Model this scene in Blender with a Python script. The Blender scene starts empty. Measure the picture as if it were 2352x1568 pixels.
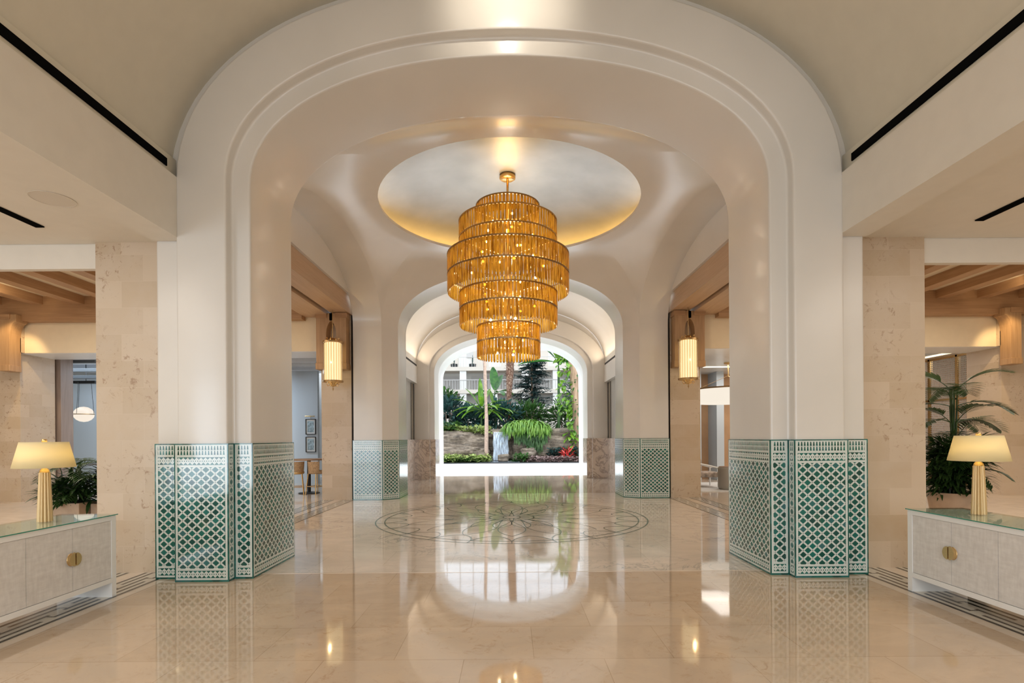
import bpy, math, random
from mathutils import Vector, Matrix
R = math.radians
PI = math.pi
sc = bpy.context.scene
COL = sc.collection

# ------------------------------------------------------------------ camera
ROLL = R(0.4)
cam_d = bpy.data.cameras.new('camera')
cam = bpy.data.objects.new('camera', cam_d)
COL.objects.link(cam)
cam.location = (0, 0, 1.5)
cam.matrix_world = Matrix.Translation((0, 0, 1.5)) @ Matrix.Rotation(R(90), 4, 'X') @ Matrix.Rotation(-ROLL, 4, 'Z')
cam_d.sensor_width = 36
cam_d.lens = 36 * 1220 / 2352
cam_d.shift_x = 2 / 2352
cam_d.shift_y = 221 / 2352
cam_d.clip_end = 400
sc.camera = cam

# ------------------------------------------------------------------ world, exposure, large lights
w = bpy.data.worlds.new('sky'); sc.world = w; w.use_nodes = True
w.node_tree.nodes['Background'].inputs[0].default_value = (0.80, 0.90, 1.0, 1)
w.node_tree.nodes['Background'].inputs[1].default_value = 2.7
sc.view_settings.view_transform = 'Standard'
sc.view_settings.look = 'None'
sc.view_settings.gamma = 1
sc.view_settings.exposure = -0.1
sc.view_settings.use_curve_mapping = False
cy = sc.cycles
cy.max_bounces = 7; cy.diffuse_bounces = 4; cy.glossy_bounces = 4
cy.transmission_bounces = 4; cy.transparent_max_bounces = 14
cy.sample_clamp_indirect = 6
cy.caustics_reflective = False; cy.caustics_refractive = False
cy.use_denoising = True

WARM = (1.0, 0.80, 0.58); COOL = (0.72, 0.86, 1.0); NEUT = (1.0, 0.92, 0.82)
def area(name, loc, rot, sx, sy, power, color):
    l = bpy.data.lights.new(name, 'AREA'); l.shape = 'RECTANGLE'; l.size = sx; l.size_y = sy
    l.energy = power; l.color = color
    o = bpy.data.objects.new(name, l); COL.objects.link(o); o.location = loc; o.rotation_euler = rot
    return o
def point(name, loc, power, color, r=0.06):
    l = bpy.data.lights.new(name, 'POINT'); l.energy = power; l.color = color; l.shadow_soft_size = r
    o = bpy.data.objects.new(name, l); COL.objects.link(o); o.location = loc
    return o
def spot(name, loc, tgt, power, color, ang=60, r=0.05, blend=.6):
    l = bpy.data.lights.new(name, 'SPOT'); l.energy = power; l.color = color; l.shadow_soft_size = r
    l.spot_size = R(ang); l.spot_blend = blend
    o = bpy.data.objects.new(name, l); COL.objects.link(o); o.location = loc
    o.rotation_euler = (Vector(tgt) - Vector(loc)).to_track_quat('-Z', 'Y').to_euler()
    return o
# daylight through the glazed front of the lobby behind the camera
area('front_window_light', (0, -4.6, 2.2), (R(90), 0, 0), 7.0, 3.6, 75, (1.0, .96, .90))
area('front_window_light', (-8.6, -4.6, 1.7), (R(90), 0, 0), 3.4, 3.2, 210, COOL)
# sun haze of the glass roofed garden, then an added fill
area('atrium_roof_light', (0, 38, 24), (0, 0, 0), 44, 32, 3200, (1, .98, .93))
area('terrace_fill', (0, 27.5, 12), (R(-40), 0, 0), 12, 7, 3300, (.90, .96, 1.0))  # added fill above the terrace, aimed into the lobby to brighten its soffits

# ------------------------------------------------------------------ materials
def newmat(name):
    m = bpy.data.materials.new(name); m.use_nodes = True
    nt = m.node_tree
    return m, nt, nt.nodes['Principled BSDF']
def N(nt, typ, **kw):
    n = nt.nodes.new(typ)
    for k, v in kw.items(): setattr(n, k, v)
    return n
def L(nt, a, b): nt.links.new(a, b)
def setp(b, base=None, rough=None, metal=None, coat=None, coatr=None, spec=None, trans=None, sub=None):
    if base is not None: b.inputs['Base Color'].default_value = (*base, 1)
    if rough is not None: b.inputs['Roughness'].default_value = rough
    if metal is not None: b.inputs['Metallic'].default_value = metal
    if coat is not None: b.inputs['Coat Weight'].default_value = coat
    if coatr is not None: b.inputs['Coat Roughness'].default_value = coatr
    if spec is not None: b.inputs['Specular IOR Level'].default_value = spec
    if trans is not None: b.inputs['Transmission Weight'].default_value = trans
def math_(nt, op, a, b=None, c=None):
    n = nt.nodes.new('ShaderNodeMath'); n.operation = op
    for i, v in enumerate((a, b, c)):
        if v is None: continue
        if isinstance(v, (int, float)): n.inputs[i].default_value = v
        else: nt.links.new(v, n.inputs[i])
    return n.outputs[0]
def mix(nt, fac, a, b, blend='MIX'):
    n = nt.nodes.new('ShaderNodeMix'); n.data_type = 'RGBA'; n.blend_type = blend
    if isinstance(fac, (int, float)): n.inputs[0].default_value = fac
    else: nt.links.new(fac, n.inputs[0])
    for i, v in ((6, a), (7, b)):
        if isinstance(v, tuple): n.inputs[i].default_value = (*v, 1)
        else: nt.links.new(v, n.inputs[i])
    return n.outputs[2]
def ramp(nt, fac, stops):
    n = nt.nodes.new('ShaderNodeValToRGB')
    e = n.color_ramp.elements
    while len(e) < len(stops): e.new(0.5)
    for i, (p, c) in enumerate(stops):
        e[i].position = p; e[i].color = (*c, 1) if len(c) == 3 else c
    nt.links.new(fac, n.inputs[0]); return n.outputs[0]
def geo_pos(nt): return nt.nodes.new('ShaderNodeNewGeometry').outputs['Position']
def noise(nt, vec, scale, detail=3, rough=.5, dist=0, stretch=None):
    if stretch:
        mp = nt.nodes.new('ShaderNodeMapping'); mp.inputs['Scale'].default_value = stretch
        nt.links.new(vec, mp.inputs[0]); vec = mp.outputs[0]
    n = nt.nodes.new('ShaderNodeTexNoise'); n.inputs['Scale'].default_value = scale
    n.inputs['Detail'].default_value = detail; n.inputs['Roughness'].default_value = rough
    n.inputs['Distortion'].default_value = dist
    nt.links.new(vec, n.inputs['Vector']); return n.outputs[0]
def bump(nt, b, h, strength=.1, dist=.01):
    n = nt.nodes.new('ShaderNodeBump'); n.inputs['Strength'].default_value = strength
    n.inputs['Distance'].default_value = dist
    nt.links.new(h, n.inputs['Height']); nt.links.new(n.outputs[0], b.inputs['Normal'])

M = {}
def simple(name, base, rough=.5, metal=0, coat=0, var=0.0, vs=6, coatr=.05, spec=None):
    m, nt, b = newmat(name); setp(b, base, rough, metal, coat, coatr, spec)
    if var:
        p = nt.nodes.new('ShaderNodeTexCoord').outputs['Object']
        f = noise(nt, p, vs, 4)
        c = ramp(nt, f, [(.3, tuple(x * (1 - var) for x in base)), (.7, tuple(min(1, x * (1 + var)) for x in base))])
        L(nt, c, b.inputs['Base Color'])
    M[name] = m; return m
def emis(name, col, s):
    m, nt, b = newmat(name); setp(b, (0, 0, 0), .5)
    b.inputs['Emission Color'].default_value = (*col, 1); b.inputs['Emission Strength'].default_value = s
    M[name] = m; return m
def leafm(name, c1, c2, rough=.4, tr=.35):
    m, nt, b = newmat(name); out = nt.nodes['Material Output']
    p = geo_pos(nt); f = noise(nt, p, 3.5, 3)
    c = ramp(nt, f, [(.35, c1), (.65, c2)])
    L(nt, c, b.inputs['Base Color']); setp(b, rough=rough)
    t = N(nt, 'ShaderNodeBsdfTranslucent'); L(nt, c, t.inputs[0])
    mx = N(nt, 'ShaderNodeMixShader'); mx.inputs[0].default_value = tr
    L(nt, b.outputs[0], mx.inputs[1]); L(nt, t.outputs[0], mx.inputs[2]); L(nt, mx.outputs[0], out.inputs[0])
    M[name] = m; return m

def plaster(name, c1, c2, rough=.32, coat=.25):
    m, nt, b = newmat(name); p = geo_pos(nt)
    f = noise(nt, p, .9, 3, .5, .3)
    L(nt, ramp(nt, f, [(.3, c1), (.7, c2)]), b.inputs['Base Color'])
    setp(b, rough=rough, coat=coat, coatr=.16)
    M[name] = m
plaster('plaster', (.67, .64, .595), (.73, .695, .65))
plaster('white_plaster', (.80, .79, .77), (.88, .87, .85), .35)
simple('ceiling_paint', (.66, .61, .50), .6, var=.02)
simple('aisle_paint', (.74, .69, .61), .6, var=.02)
simple('cream_paint', (.76, .64, .46), .6, var=.02)
simple('grey_paint', (.62, .66, .72), .6, var=.03)
simple('black_metal', (.012, .012, .013), .45)
simple('grille', (.66, .60, .52), .7)
simple('slot_black', (.006, .006, .006), .95, spec=0)
simple('dark_gap', (.02, .015, .012), .8)
simple('gold_metal', (.72, .48, .20), .28, 1)
simple('brass', (.78, .55, .26), .25, 1)
simple('bronze', (.40, .26, .12), .35, 1)
simple('silver_leaf', (.41, .42, .42), .42, .7, var=.12, vs=1.3)
simple('white_lacquer', (.84, .84, .83), .25, coat=.5)
simple('pot_clay', (.50, .36, .25), .6, var=.1)
simple('soil', (.05, .035, .02), .9)
simple('trunk_smooth', (.30, .21, .16), .8, var=.25, vs=9)
simple('linen', (.62, .60, .56), .8)
simple('terrace_stone', (.86, .87, .88), .5, var=.04, vs=.6)
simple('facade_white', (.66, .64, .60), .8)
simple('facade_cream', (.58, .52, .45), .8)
simple('facade_shade_grey', (.50, .48, .46), .8)  # shaded tone for painted recesses, also the grey of rails and glazing bars
simple('window_glass_dark', (.16, .18, .20), .1)
simple('picture_art', (.35, .45, .50), .6, var=.5, vs=14)
simple('taupe_panel', (.36, .33, .28), .5, var=.08, vs=1)
simple('upholstery', (.50, .42, .36), .8, var=.5, vs=9)
simple('leather_brown', (.33, .20, .12), .5)
simple('rattan', (.46, .31, .18), .7, var=.3, vs=30)
simple('rug_white', (.8, .8, .8), .9)
simple('warm_wall', (.55, .33, .18), .6, var=.1, vs=2)
simple('blue_wall', (.58, .65, .72), .6)

# lampshade: white fabric that lets its bulb shine through
m, nt, b = newmat('shade_fabric'); setp(b, (.86, .80, .58), .8)
t = N(nt, 'ShaderNodeBsdfTranslucent'); t.inputs[0].default_value = (1, .88, .55, 1)
mx = N(nt, 'ShaderNodeMixShader'); mx.inputs[0].default_value = .42
L(nt, b.outputs[0], mx.inputs[1]); L(nt, t.outputs[0], mx.inputs[2]); L(nt, mx.outputs[0], nt.nodes['Material Output'].inputs[0]); M['shade_fabric'] = m
emis('bulb', (1, .80, .46), 60); emis('lamp_bulb', (1, .8, .45), 5); emis('strip_gold', (1, .56, .14), 11); emis('strip_white', (1, .88, .66), 3.5)
emis('lantern_glow', (1, .80, .46), 1.35); emis('globe_glow', (1, .88, .74), 1.0)
emis('ring_glow', (1, .90, .76), 1.0); emis('strip_cove', (1, .82, .5), 2.2); emis('spot_lens', (1, .9, .7), 25)

def amber():
    m, nt, b = newmat('amber_glass'); out = nt.nodes['Material Output']
    p = geo_pos(nt); f = noise(nt, p, 15, 3, .6, 0, (2.2, 2.2, .22))  # upright streaks put the bright glints of the rods into the glass colour
    setp(b, (.50, .27, .03), .07, coat=.6)
    L(nt, ramp(nt, f, [(.35, (.18, .09, .006)), (.62, (.66, .42, .06))]), b.inputs['Base Color'])
    t = N(nt, 'ShaderNodeBsdfTranslucent'); L(nt, ramp(nt, f, [(.35, (.46, .25, .02)), (.60, (1, .70, .16))]), t.inputs[0])
    tp = N(nt, 'ShaderNodeBsdfTransparent'); L(nt, ramp(nt, f, [(.35, (.50, .25, .04)), (.65, (1, .74, .26))]), tp.inputs[0])
    m1 = N(nt, 'ShaderNodeMixShader'); m1.inputs[0].default_value = .36
    m2 = N(nt, 'ShaderNodeMixShader'); m2.inputs[0].default_value = .30
    L(nt, b.outputs[0], m1.inputs[1]); L(nt, t.outputs[0], m1.inputs[2])
    L(nt, m1.outputs[0], m2.inputs[1]); L(nt, tp.outputs[0], m2.inputs[2]); L(nt, m2.outputs[0], out.inputs[0])
    M['amber_glass'] = m
amber()
def clearish(name, tint, gl=.25, rough=.02):
    m, nt, b = newmat(name); out = nt.nodes['Material Output']
    tp = N(nt, 'ShaderNodeBsdfTransparent'); tp.inputs[0].default_value = (*tint, 1)
    g = N(nt, 'ShaderNodeBsdfGlossy'); g.inputs['Roughness'].default_value = rough
    lw = N(nt, 'ShaderNodeFresnel'); lw.inputs[0].default_value = 1.5
    mx = N(nt, 'ShaderNodeMixShader')
    bf = nt.nodes.new('ShaderNodeNewGeometry').outputs['Backfacing']
    f = math_(nt, 'MULTIPLY', math_(nt, 'MAXIMUM', lw.outputs[0], gl), math_(nt, 'SUBTRACT', 1.0, bf))
    L(nt, f, mx.inputs[0]); L(nt, tp.outputs[0], mx.inputs[1]); L(nt, g.outputs[0], mx.inputs[2]); L(nt, mx.outputs[0], out.inputs[0])
    M[name] = m
clearish('table_glass', (.93, .98, .95), .22)
clearish('crystal', (1, .93, .80), .35, .1)
simple('glass_edge', (.03, .25, .18), .1)
# falling water
m, nt, b = newmat('water'); out = nt.nodes['Material Output']
setp(b, (.62, .72, .85), .3); p = geo_pos(nt)
f = noise(nt, p, 9, 4, .6, 0, (3.5, 1, .12)); tp = N(nt, 'ShaderNodeBsdfTransparent')
mx = N(nt, 'ShaderNodeMixShader'); L(nt, ramp(nt, f, [(.40, (.15,) * 3), (.60, (.85,) * 3)]), mx.inputs[0])
L(nt, b.outputs[0], mx.inputs[1]); L(nt, tp.outputs[0], mx.inputs[2]); L(nt, mx.outputs[0], out.inputs[0])
m.node_tree.nodes.active = mx
M['water'] = m

def travertine():
    m, nt, b = newmat('travertine'); p = geo_pos(nt)
    sx = N(nt, 'ShaderNodeSeparateXYZ'); L(nt, p, sx.inputs[0])
    cb = N(nt, 'ShaderNodeCombineXYZ')
    L(nt, math_(nt, 'ADD', sx.outputs[0], sx.outputs[1]), cb.inputs[0]); L(nt, sx.outputs[2], cb.inputs[1])
    br = N(nt, 'ShaderNodeTexBrick'); L(nt, cb.outputs[0], br.inputs['Vector'])
    br.inputs['Color1'].default_value = (.50, .38, .255, 1); br.inputs['Color2'].default_value = (.61, .49, .365, 1)
    br.inputs['Mortar'].default_value = (.62, .50, .38, 1); br.inputs['Scale'].default_value = 1
    br.inputs['Mortar Size'].default_value = .0015; br.inputs['Brick Width'].default_value = .62
    br.inputs['Row Height'].default_value = .30; br.offset = .4
    f1 = noise(nt, p, 2.2, 6, .65, .5)
    c = mix(nt, math_(nt, 'MULTIPLY', math_(nt, 'SUBTRACT', f1, .38), 1.1), br.outputs[0], (.63, .54, .45))
    f2 = noise(nt, p, 11, 5, .75, .6)
    pit = ramp(nt, f2, [(.56, (0, 0, 0)), (.64, (1, 1, 1))])
    f3 = noise(nt, p, 1.1, 2)
    pit = math_(nt, 'MULTIPLY', pit, ramp(nt, f3, [(.42, (0, 0, 0)), (.6, (.7, .7, .7))]))
    c = mix(nt, pit, c, (.30, .17, .09))
    L(nt, c, b.inputs['Base Color']); setp(b, rough=.42, coat=.15, coatr=.2)
    bump(nt, b, pit, -.3, .004)
    M['travertine'] = m
travertine()

def floor_stone(name, c1, c2, cm, bw, rh, veins, rough=.05, pits=True):
    m, nt, b = newmat(name); p = geo_pos(nt)
    br = N(nt, 'ShaderNodeTexBrick'); 
    mp = N(nt, 'ShaderNodeMapping'); mp.inputs['Location'].default_value = (.33, .12, 0); L(nt, p, mp.inputs[0])
    L(nt, mp.outputs[0], br.inputs['Vector'])
    br.inputs['Color1'].default_value = (*c1, 1); br.inputs['Color2'].default_value = (*c2, 1)
    br.inputs['Mortar'].default_value = (*cm, 1); br.inputs['Scale'].default_value = 1
    br.inputs['Mortar Size'].default_value = .0022; br.inputs['Brick Width'].default_value = bw
    br.inputs['Row Height'].default_value = rh; br.offset = .5; br.inputs['Mortar Smooth'].default_value = .1
    f1 = noise(nt, p, 1.4, 6, .65, 1.2, (1, 1.6, 1))
    c = mix(nt, math_(nt, 'MULTIPLY', math_(nt, 'SUBTRACT', f1, .40), 2.2), br.outputs[0], tuple(min(1, x * 1.30) for x in c1))
    if veins:
        f = noise(nt, p, 1.0, 6, .62, 2.6)
        v = math_(nt, 'ABSOLUTE', math_(nt, 'SUBTRACT', f, .5))
        msk = ramp(nt, noise(nt, p, .7, 2), [(.45, (0, 0, 0)), (.6, (.8, .8, .8))])
        c = mix(nt, math_(nt, 'MULTIPLY', ramp(nt, v, [(0, (1, 1, 1)), (.022, (0, 0, 0))]), msk), c, (.34, .34, .32))
    if pits:
        f = noise(nt, p, 7, 6, .8, 1.0)
        msk = ramp(nt, noise(nt, p, .9, 2), [(.36, (0, 0, 0)), (.58, (.6, .6, .6))])
        c = mix(nt, math_(nt, 'MULTIPLY', ramp(nt, f, [(.54, (0, 0, 0)), (.66, (1, 1, 1))]), msk), c, (.40, .25, .14))
    L(nt, c, b.inputs['Base Color']); setp(b, rough=rough, spec=.8)
    bump(nt, b, noise(nt, p, 1.6, 2), .035, .01)
    M[name] = m
floor_stone('limestone_floor', (.52, .395, .28), (.60, .475, .36), (.36, .26, .17), .95, .62, False)
floor_stone('marble_floor', (.69, .61, .535), (.74, .66, .585), (.52, .43, .34), .80, .80, True, .045, False)
floor_stone('far_floor', (.40, .32, .25), (.48, .39, .30), (.3, .23, .18), .9, .6, True, .05)
floor_stone('side_floor', (.68, .58, .48), (.72, .62, .52), (.5, .42, .34), 1.2, .6, False, .06, False)
def marble():
    m, nt, b = newmat('veined_marble'); p = geo_pos(nt)
    f = noise(nt, p, 1.6, 6, .6, 2.4); v = math_(nt, 'ABSOLUTE', math_(nt, 'SUBTRACT', f, .5))
    c = mix(nt, ramp(nt, v, [(0, (.9, .9, .9)), (.06, (0, 0, 0))]), (.68, .57, .48), (.34, .26, .21))
    L(nt, c, b.inputs['Base Color']); setp(b, rough=.15, coat=.4); M['veined_marble'] = m
marble()
def wood(name, c1, c2, axis, rough=.45):
    m, nt, b = newmat(name); p = geo_pos(nt)
    s = {'x': (.5, 9, 9), 'y': (9, .5, 9), 'z': (9, 9, .5)}[axis]
    f = noise(nt, p, 1.6, 5, .6, 1.2, s)
    L(nt, ramp(nt, f, [(.3, c1), (.7, c2)]), b.inputs['Base Color']); setp(b, rough=rough)
    M[name] = m
wood('oak_y', (.36, .20, .10), (.50, .30, .165), 'y')
wood('oak_x', (.34, .19, .095), (.47, .28, .15), 'x')
wood('oak_z', (.35, .205, .10), (.47, .295, .16), 'z')
wood('lintel_wood', (.47, .31, .19), (.55, .38, .25), 'y')
wood('curtain_wood', (.26, .20, .17), (.36, .28, .24), 'z')
wood('steel_beam', (.10, .11, .12), (.14, .15, .16), 'x')
def linenweave():
    m, nt, b = newmat('raffia_weave'); p = nt.nodes.new('ShaderNodeTexCoord').outputs['Object']
    f = noise(nt, p, 30, 3, .6, 0, (1, .25, 1)); g = noise(nt, p, 30, 3, .6, 0, (1, 1, .25))
    k = math_(nt, 'MULTIPLY', math_(nt, 'ADD', f, g), .5)
    L(nt, ramp(nt, k, [(.36, (.64, .615, .59)), (.64, (.77, .75, .725))]), b.inputs['Base Color']); setp(b, rough=.5)
    bump(nt, b, k, .25, .003); M['raffia_weave'] = m
linenweave()
def rock():
    m, nt, b = newmat('rock'); p = geo_pos(nt)
    f = noise(nt, p, 1.6, 7, .65, .8, (.6, .6, 3.2)); g = noise(nt, p, 6, 5)
    c = ramp(nt, f, [(.32, (.012, .008, .006)), (.46, (.075, .052, .034)), (.58, (.18, .135, .095)), (.78, (.30, .265, .235))])  # near-black stop puts the shade of crevices into the rock colour
    L(nt, mix(nt, .25, c, ramp(nt, g, [(.3, (.1, .08, .06)), (.7, (.5, .42, .34))])), b.inputs['Base Color'])
    setp(b, rough=.85); bump(nt, b, f, .8, .12); M['rock'] = m
rock()
def shaggy():
    m, nt, b = newmat('trunk_shaggy'); p = geo_pos(nt)
    v = N(nt, 'ShaderNodeTexVoronoi'); v.inputs['Scale'].default_value = 9; L(nt, p, v.inputs[0])
    L(nt, ramp(nt, v.outputs['Distance'], [(0, (.42, .30, .22)), (.5, (.14, .07, .045))]), b.inputs['Base Color'])
    setp(b, rough=.9); bump(nt, b, v.outputs['Distance'], .8, .05); M['trunk_shaggy'] = m
shaggy()

def mosaic():
    m, nt, b = newmat('zellige_mosaic')
    uv = N(nt, 'ShaderNodeUVMap', uv_map='uv'); s = N(nt, 'ShaderNodeSeparateXYZ'); L(nt, uv.outputs[0], s.inputs[0])
    dm = N(nt, 'ShaderNodeUVMap', uv_map='dim'); d = N(nt, 'ShaderNodeSeparateXYZ'); L(nt, dm.outputs[0], d.inputs[0])
    u, v, wd = s.outputs[0], s.outputs[1], d.outputs[0]
    F = lambda op, a, b_=None, c=None: math_(nt, op, a, b_, c)
    uc = F('SUBTRACT', u, F('MULTIPLY', wd, .5))
    edge = F('MINIMUM', u, F('SUBTRACT', wd, u))
    def inr(x, lo, hi): return F('MULTIPLY', F('GREATER_THAN', x, lo), F('LESS_THAN', x, hi))
    def lattice(uu, vv, pu, pv, r, dot):
        a_ = F('DIVIDE', uu, pu); b_ = F('DIVIDE', vv, pv)
        A = F('ADD', a_, b_); B_ = F('SUBTRACT', a_, b_)
        fa = F('ABSOLUTE', F('SUBTRACT', F('FRACT', A), .5)); fb = F('ABSOLUTE', F('SUBTRACT', F('FRACT', B_), .5))
        # centres where |f-.5| is small
        dia = F('LESS_THAN', F('MAXIMUM', fa, fb), r)
        # small pieces where both are near the corner of the cell, horizontally between the diamonds
        ca = F('GREATER_THAN', fa, .5 - dot); cb = F('GREATER_THAN', fb, .5 - dot)
        dots = F('MULTIPLY', ca, cb)
        cr = F('MULTIPLY', F('LESS_THAN', F('ABSOLUTE', F('SUBTRACT', fa, fb)), 0.035), F('GREATER_THAN', F('MAXIMUM', fa, fb), r))
        return dia, dots, cr, A, B_
    dia, dots, cr, A, B_ = lattice(uc, F('SUBTRACT', v, .02), .0994, .0895, .37, .06)
    zone = inr(v, .141, 1.211)
    main = F('MULTIPLY', F('MAXIMUM', dia, dots), zone)
    # narrow bands of small points
    d2, o2, c2, _, _ = lattice(uc, F('SUBTRACT', v, .0795), .047, .079, .27, .16)
    z2 = inr(v, .04, .119); tri2 = F('GREATER_THAN', F('ABSOLUTE', F('SUBTRACT', v, .0795)), F('ADD', .012, F('MULTIPLY', F('ABSOLUTE', F('SUBTRACT', F('FRACT', F('DIVIDE', uc, .047)), .5)), .05)))
    dotp = F('MULTIPLY', F('LESS_THAN', F('ABSOLUTE', F('SUBTRACT', v, .0795)), .006), F('LESS_THAN', F('ABSOLUTE', F('SUBTRACT', F('FRACT', F('DIVIDE', uc, .0235)), .5)), .2))
    b2 = F('MULTIPLY', F('MAXIMUM', tri2, dotp), z2)
    z3 = inr(v, 1.234, 1.317); vv = F('ABSOLUTE', F('SUBTRACT', v, 1.2755))
    tri3 = F('GREATER_THAN', vv, F('ADD', .014, F('MULTIPLY', F('ABSOLUTE', F('SUBTRACT', F('FRACT', F('DIVIDE', uc, .047)), .5)), .05)))
    dot3 = F('MULTIPLY', F('LESS_THAN', vv, .006), F('LESS_THAN', F('ABSOLUTE', F('SUBTRACT', F('FRACT', F('DIVIDE', uc, .0235)), .5)), .2))
    b3 = F('MULTIPLY', F('MAXIMUM', tri3, dot3), z3)
    z4 = inr(v, 1.341, 1.443)
    row = F('FRACT', F('DIVIDE', F('SUBTRACT', v, 1.341), .051))
    th = F('LESS_THAN', F('ABSOLUTE', F('SUBTRACT', F('FRACT', F('DIVIDE', uc, .032)), .5)), F('ADD', .12, F('MULTIPLY', F('SUBTRACT', 1.0, row), .20)))
    b4 = F('MULTIPLY', F('MULTIPLY', th, F('LESS_THAN', row, .86)), z4)
    pat = F('MAXIMUM', F('MAXIMUM', main, b2), F('MAXIMUM', b3, b4))
    pat = F('MULTIPLY', pat, F('GREATER_THAN', edge, .034))
    rim = F('MAXIMUM', F('MAXIMUM', F('LESS_THAN', v, .02), F('GREATER_THAN', v, 1.449)), F('LESS_THAN', edge, .012))
    pat = F('MAXIMUM', pat, rim)
    cell = N(nt, 'ShaderNodeCombineXYZ')
    L(nt, F('FLOOR', A), cell.inputs[0]); L(nt, F('FLOOR', B_), cell.inputs[1]); L(nt, F('FLOOR', F('MULTIPLY', wd, 37.)), cell.inputs[2])
    wn = N(nt, 'ShaderNodeTexWhiteNoise', noise_dimensions='3D'); L(nt, cell.outputs[0], wn.inputs[0])
    green = ramp(nt, wn.outputs[0], [(0, (.002, .055, .045)), (.5, (.004, .10, .078)), (.85, (.008, .145, .12)), (1, (.03, .13, .14))])
    dotc = mix(nt, F('MULTIPLY', F('MULTIPLY', dots, zone), F('SUBTRACT', 1.0, rim)), green, (.055, .03, .04))
    line = F('MULTIPLY', F('MULTIPLY', cr, zone), F('GREATER_THAN', edge, .034))
    white = mix(nt, F('MULTIPLY', line, .45), (.60, .66, .63), (.22, .30, .28))
    L(nt, mix(nt, pat, white, dotc), b.inputs['Base Color'])
    setp(b, rough=.12, coat=.3, coatr=.05)
    cb = N(nt, 'ShaderNodeCombineXYZ'); L(nt, wn.outputs[0], cb.inputs[0])
    bump(nt, b, F('ADD', F('MULTIPLY', pat, -.3), F('ADD', noise(nt, geo_pos(nt), 22, 2), F('MULTIPLY', wn.outputs[0], .2))), .22, .004)
    M['zellige_mosaic'] = m
mosaic()

def keyborder():
    m, nt, b = newmat('key_border'); F = lambda op, a, b_=None, c=None: math_(nt, op, a, b_, c)
    uv = N(nt, 'ShaderNodeUVMap', uv_map='uv'); s = N(nt, 'ShaderNodeSeparateXYZ'); L(nt, uv.outputs[0], s.inputs[0])
    u, t = s.outputs[0], s.outputs[1]       # u across in strip widths 0..1, t along in metres
    k = F('FRACT', F('DIVIDE', t, .62))
    def ln(c, w_=.045): return F('LESS_THAN', F('ABSOLUTE', F('SUBTRACT', u, c)), w_)
    def rg(lo, hi): return F('MULTIPLY', F('GREATER_THAN', k, lo), F('LESS_THAN', k, hi))
    o = F('MAXIMUM', ln(.06, .05), ln(.94, .05))
    a1 = F('MULTIPLY', ln(.28), F('SUBTRACT', 1.0, rg(.10, .28)))
    a2 = F('MULTIPLY', ln(.50), F('SUBTRACT', 1.0, rg(.36, .60)))
    a3 = F('MULTIPLY', ln(.72), F('SUBTRACT', 1.0, rg(.70, .90)))
    x1 = F('MULTIPLY', rg(.28, .315), F('MULTIPLY', F('GREATER_THAN', u, .24), F('LESS_THAN', u, .54)))
    x2 = F('MULTIPLY', rg(.665, .70), F('MULTIPLY', F('GREATER_THAN', u, .46), F('LESS_THAN', u, .76)))
    pat = o
    for q in (a1, a2, a3, x1, x2): pat = F('MAXIMUM', pat, q)
    L(nt, mix(nt, pat, (.70, .66, .58), (.02, .012, .01)), b.inputs['Base Color']); setp(b, rough=.12, spec=.35)
    M['key_border'] = m
keyborder()
leafm('palm_green', (.018, .05, .012), (.05, .11, .03), .35, .25)
leafm('leaf_bright', (0.058, 0.173, 0.011), (0.187, 0.331, 0.029))
leafm('leaf_mid', (0.022, 0.072, 0.014), (0.065, 0.151, 0.032))
leafm('leaf_blue', (0.025, 0.079, 0.072), (0.072, 0.158, 0.144))
leafm('leaf_dark', (0.014, 0.043, 0.040), (0.043, 0.094, 0.086))
leafm('leaf_lime', (0.180, 0.274, 0.043), (0.446, 0.490, 0.202))
leafm('leaf_fern', (0.072, 0.187, 0.014), (0.173, 0.302, 0.036))
leafm('leaf_pink', (0.158, 0.086, 0.079), (0.360, 0.274, 0.259))
leafm('leaf_red', (.50, .02, .02), (.65, .06, .05))
leafm('leaf_banana', (0.022, 0.101, 0.022), (0.072, 0.216, 0.036), .3)

# ------------------------------------------------------------------ object helpers
ORG = {}
def tag(o, label=None, cat=None, group=None, kind=None):
    if label: o['label'] = label
    if cat: o['category'] = cat
    if group: o['group'] = group
    if kind: o['kind'] = kind
    return o
def thing(name, loc, label, cat, group=None):
    o = bpy.data.objects.new(name, None); COL.objects.link(o); o.location = loc
    o.empty_display_size = .1; ORG[o.name] = Vector(loc)
    return tag(o, label, cat, group)
def mk(name, verts, faces, mat, parent=None, smooth=False, uvs=None, mats=None, fmat=None, merge=False, at=None):
    org = ORG[parent.name] if parent is not None else (Vector(at) if at is not None else Vector((0, 0, 0)))
    me = bpy.data.meshes.new(name)
    me.from_pydata([tuple(Vector(v) - org) for v in verts], [], faces)
    if mats:
        for k in mats: me.materials.append(M[k])
        for p_, i in zip(me.polygons, fmat): p_.material_index = i
    else: me.materials.append(M[mat])
    if smooth: me.polygons.foreach_set('use_smooth', [True] * len(me.polygons))
    if uvs:
        for lname, data in uvs.items():
            l = me.uv_layers.new(name=lname)
            i = 0
            for fi, p_ in enumerate(me.polygons):
                for k in range(p_.loop_total): l.data[p_.loop_start + k].uv = data[fi][k]
    me.update()
    o = bpy.data.objects.new(name, me); COL.objects.link(o)
    if parent is not None: o.parent = parent
    elif at is not None: o.location = at
    ORG[o.name] = org
    return o
def struct(o, label=None):
    o['kind'] = 'structure'
    if label: o['label'] = label
    return o
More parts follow.
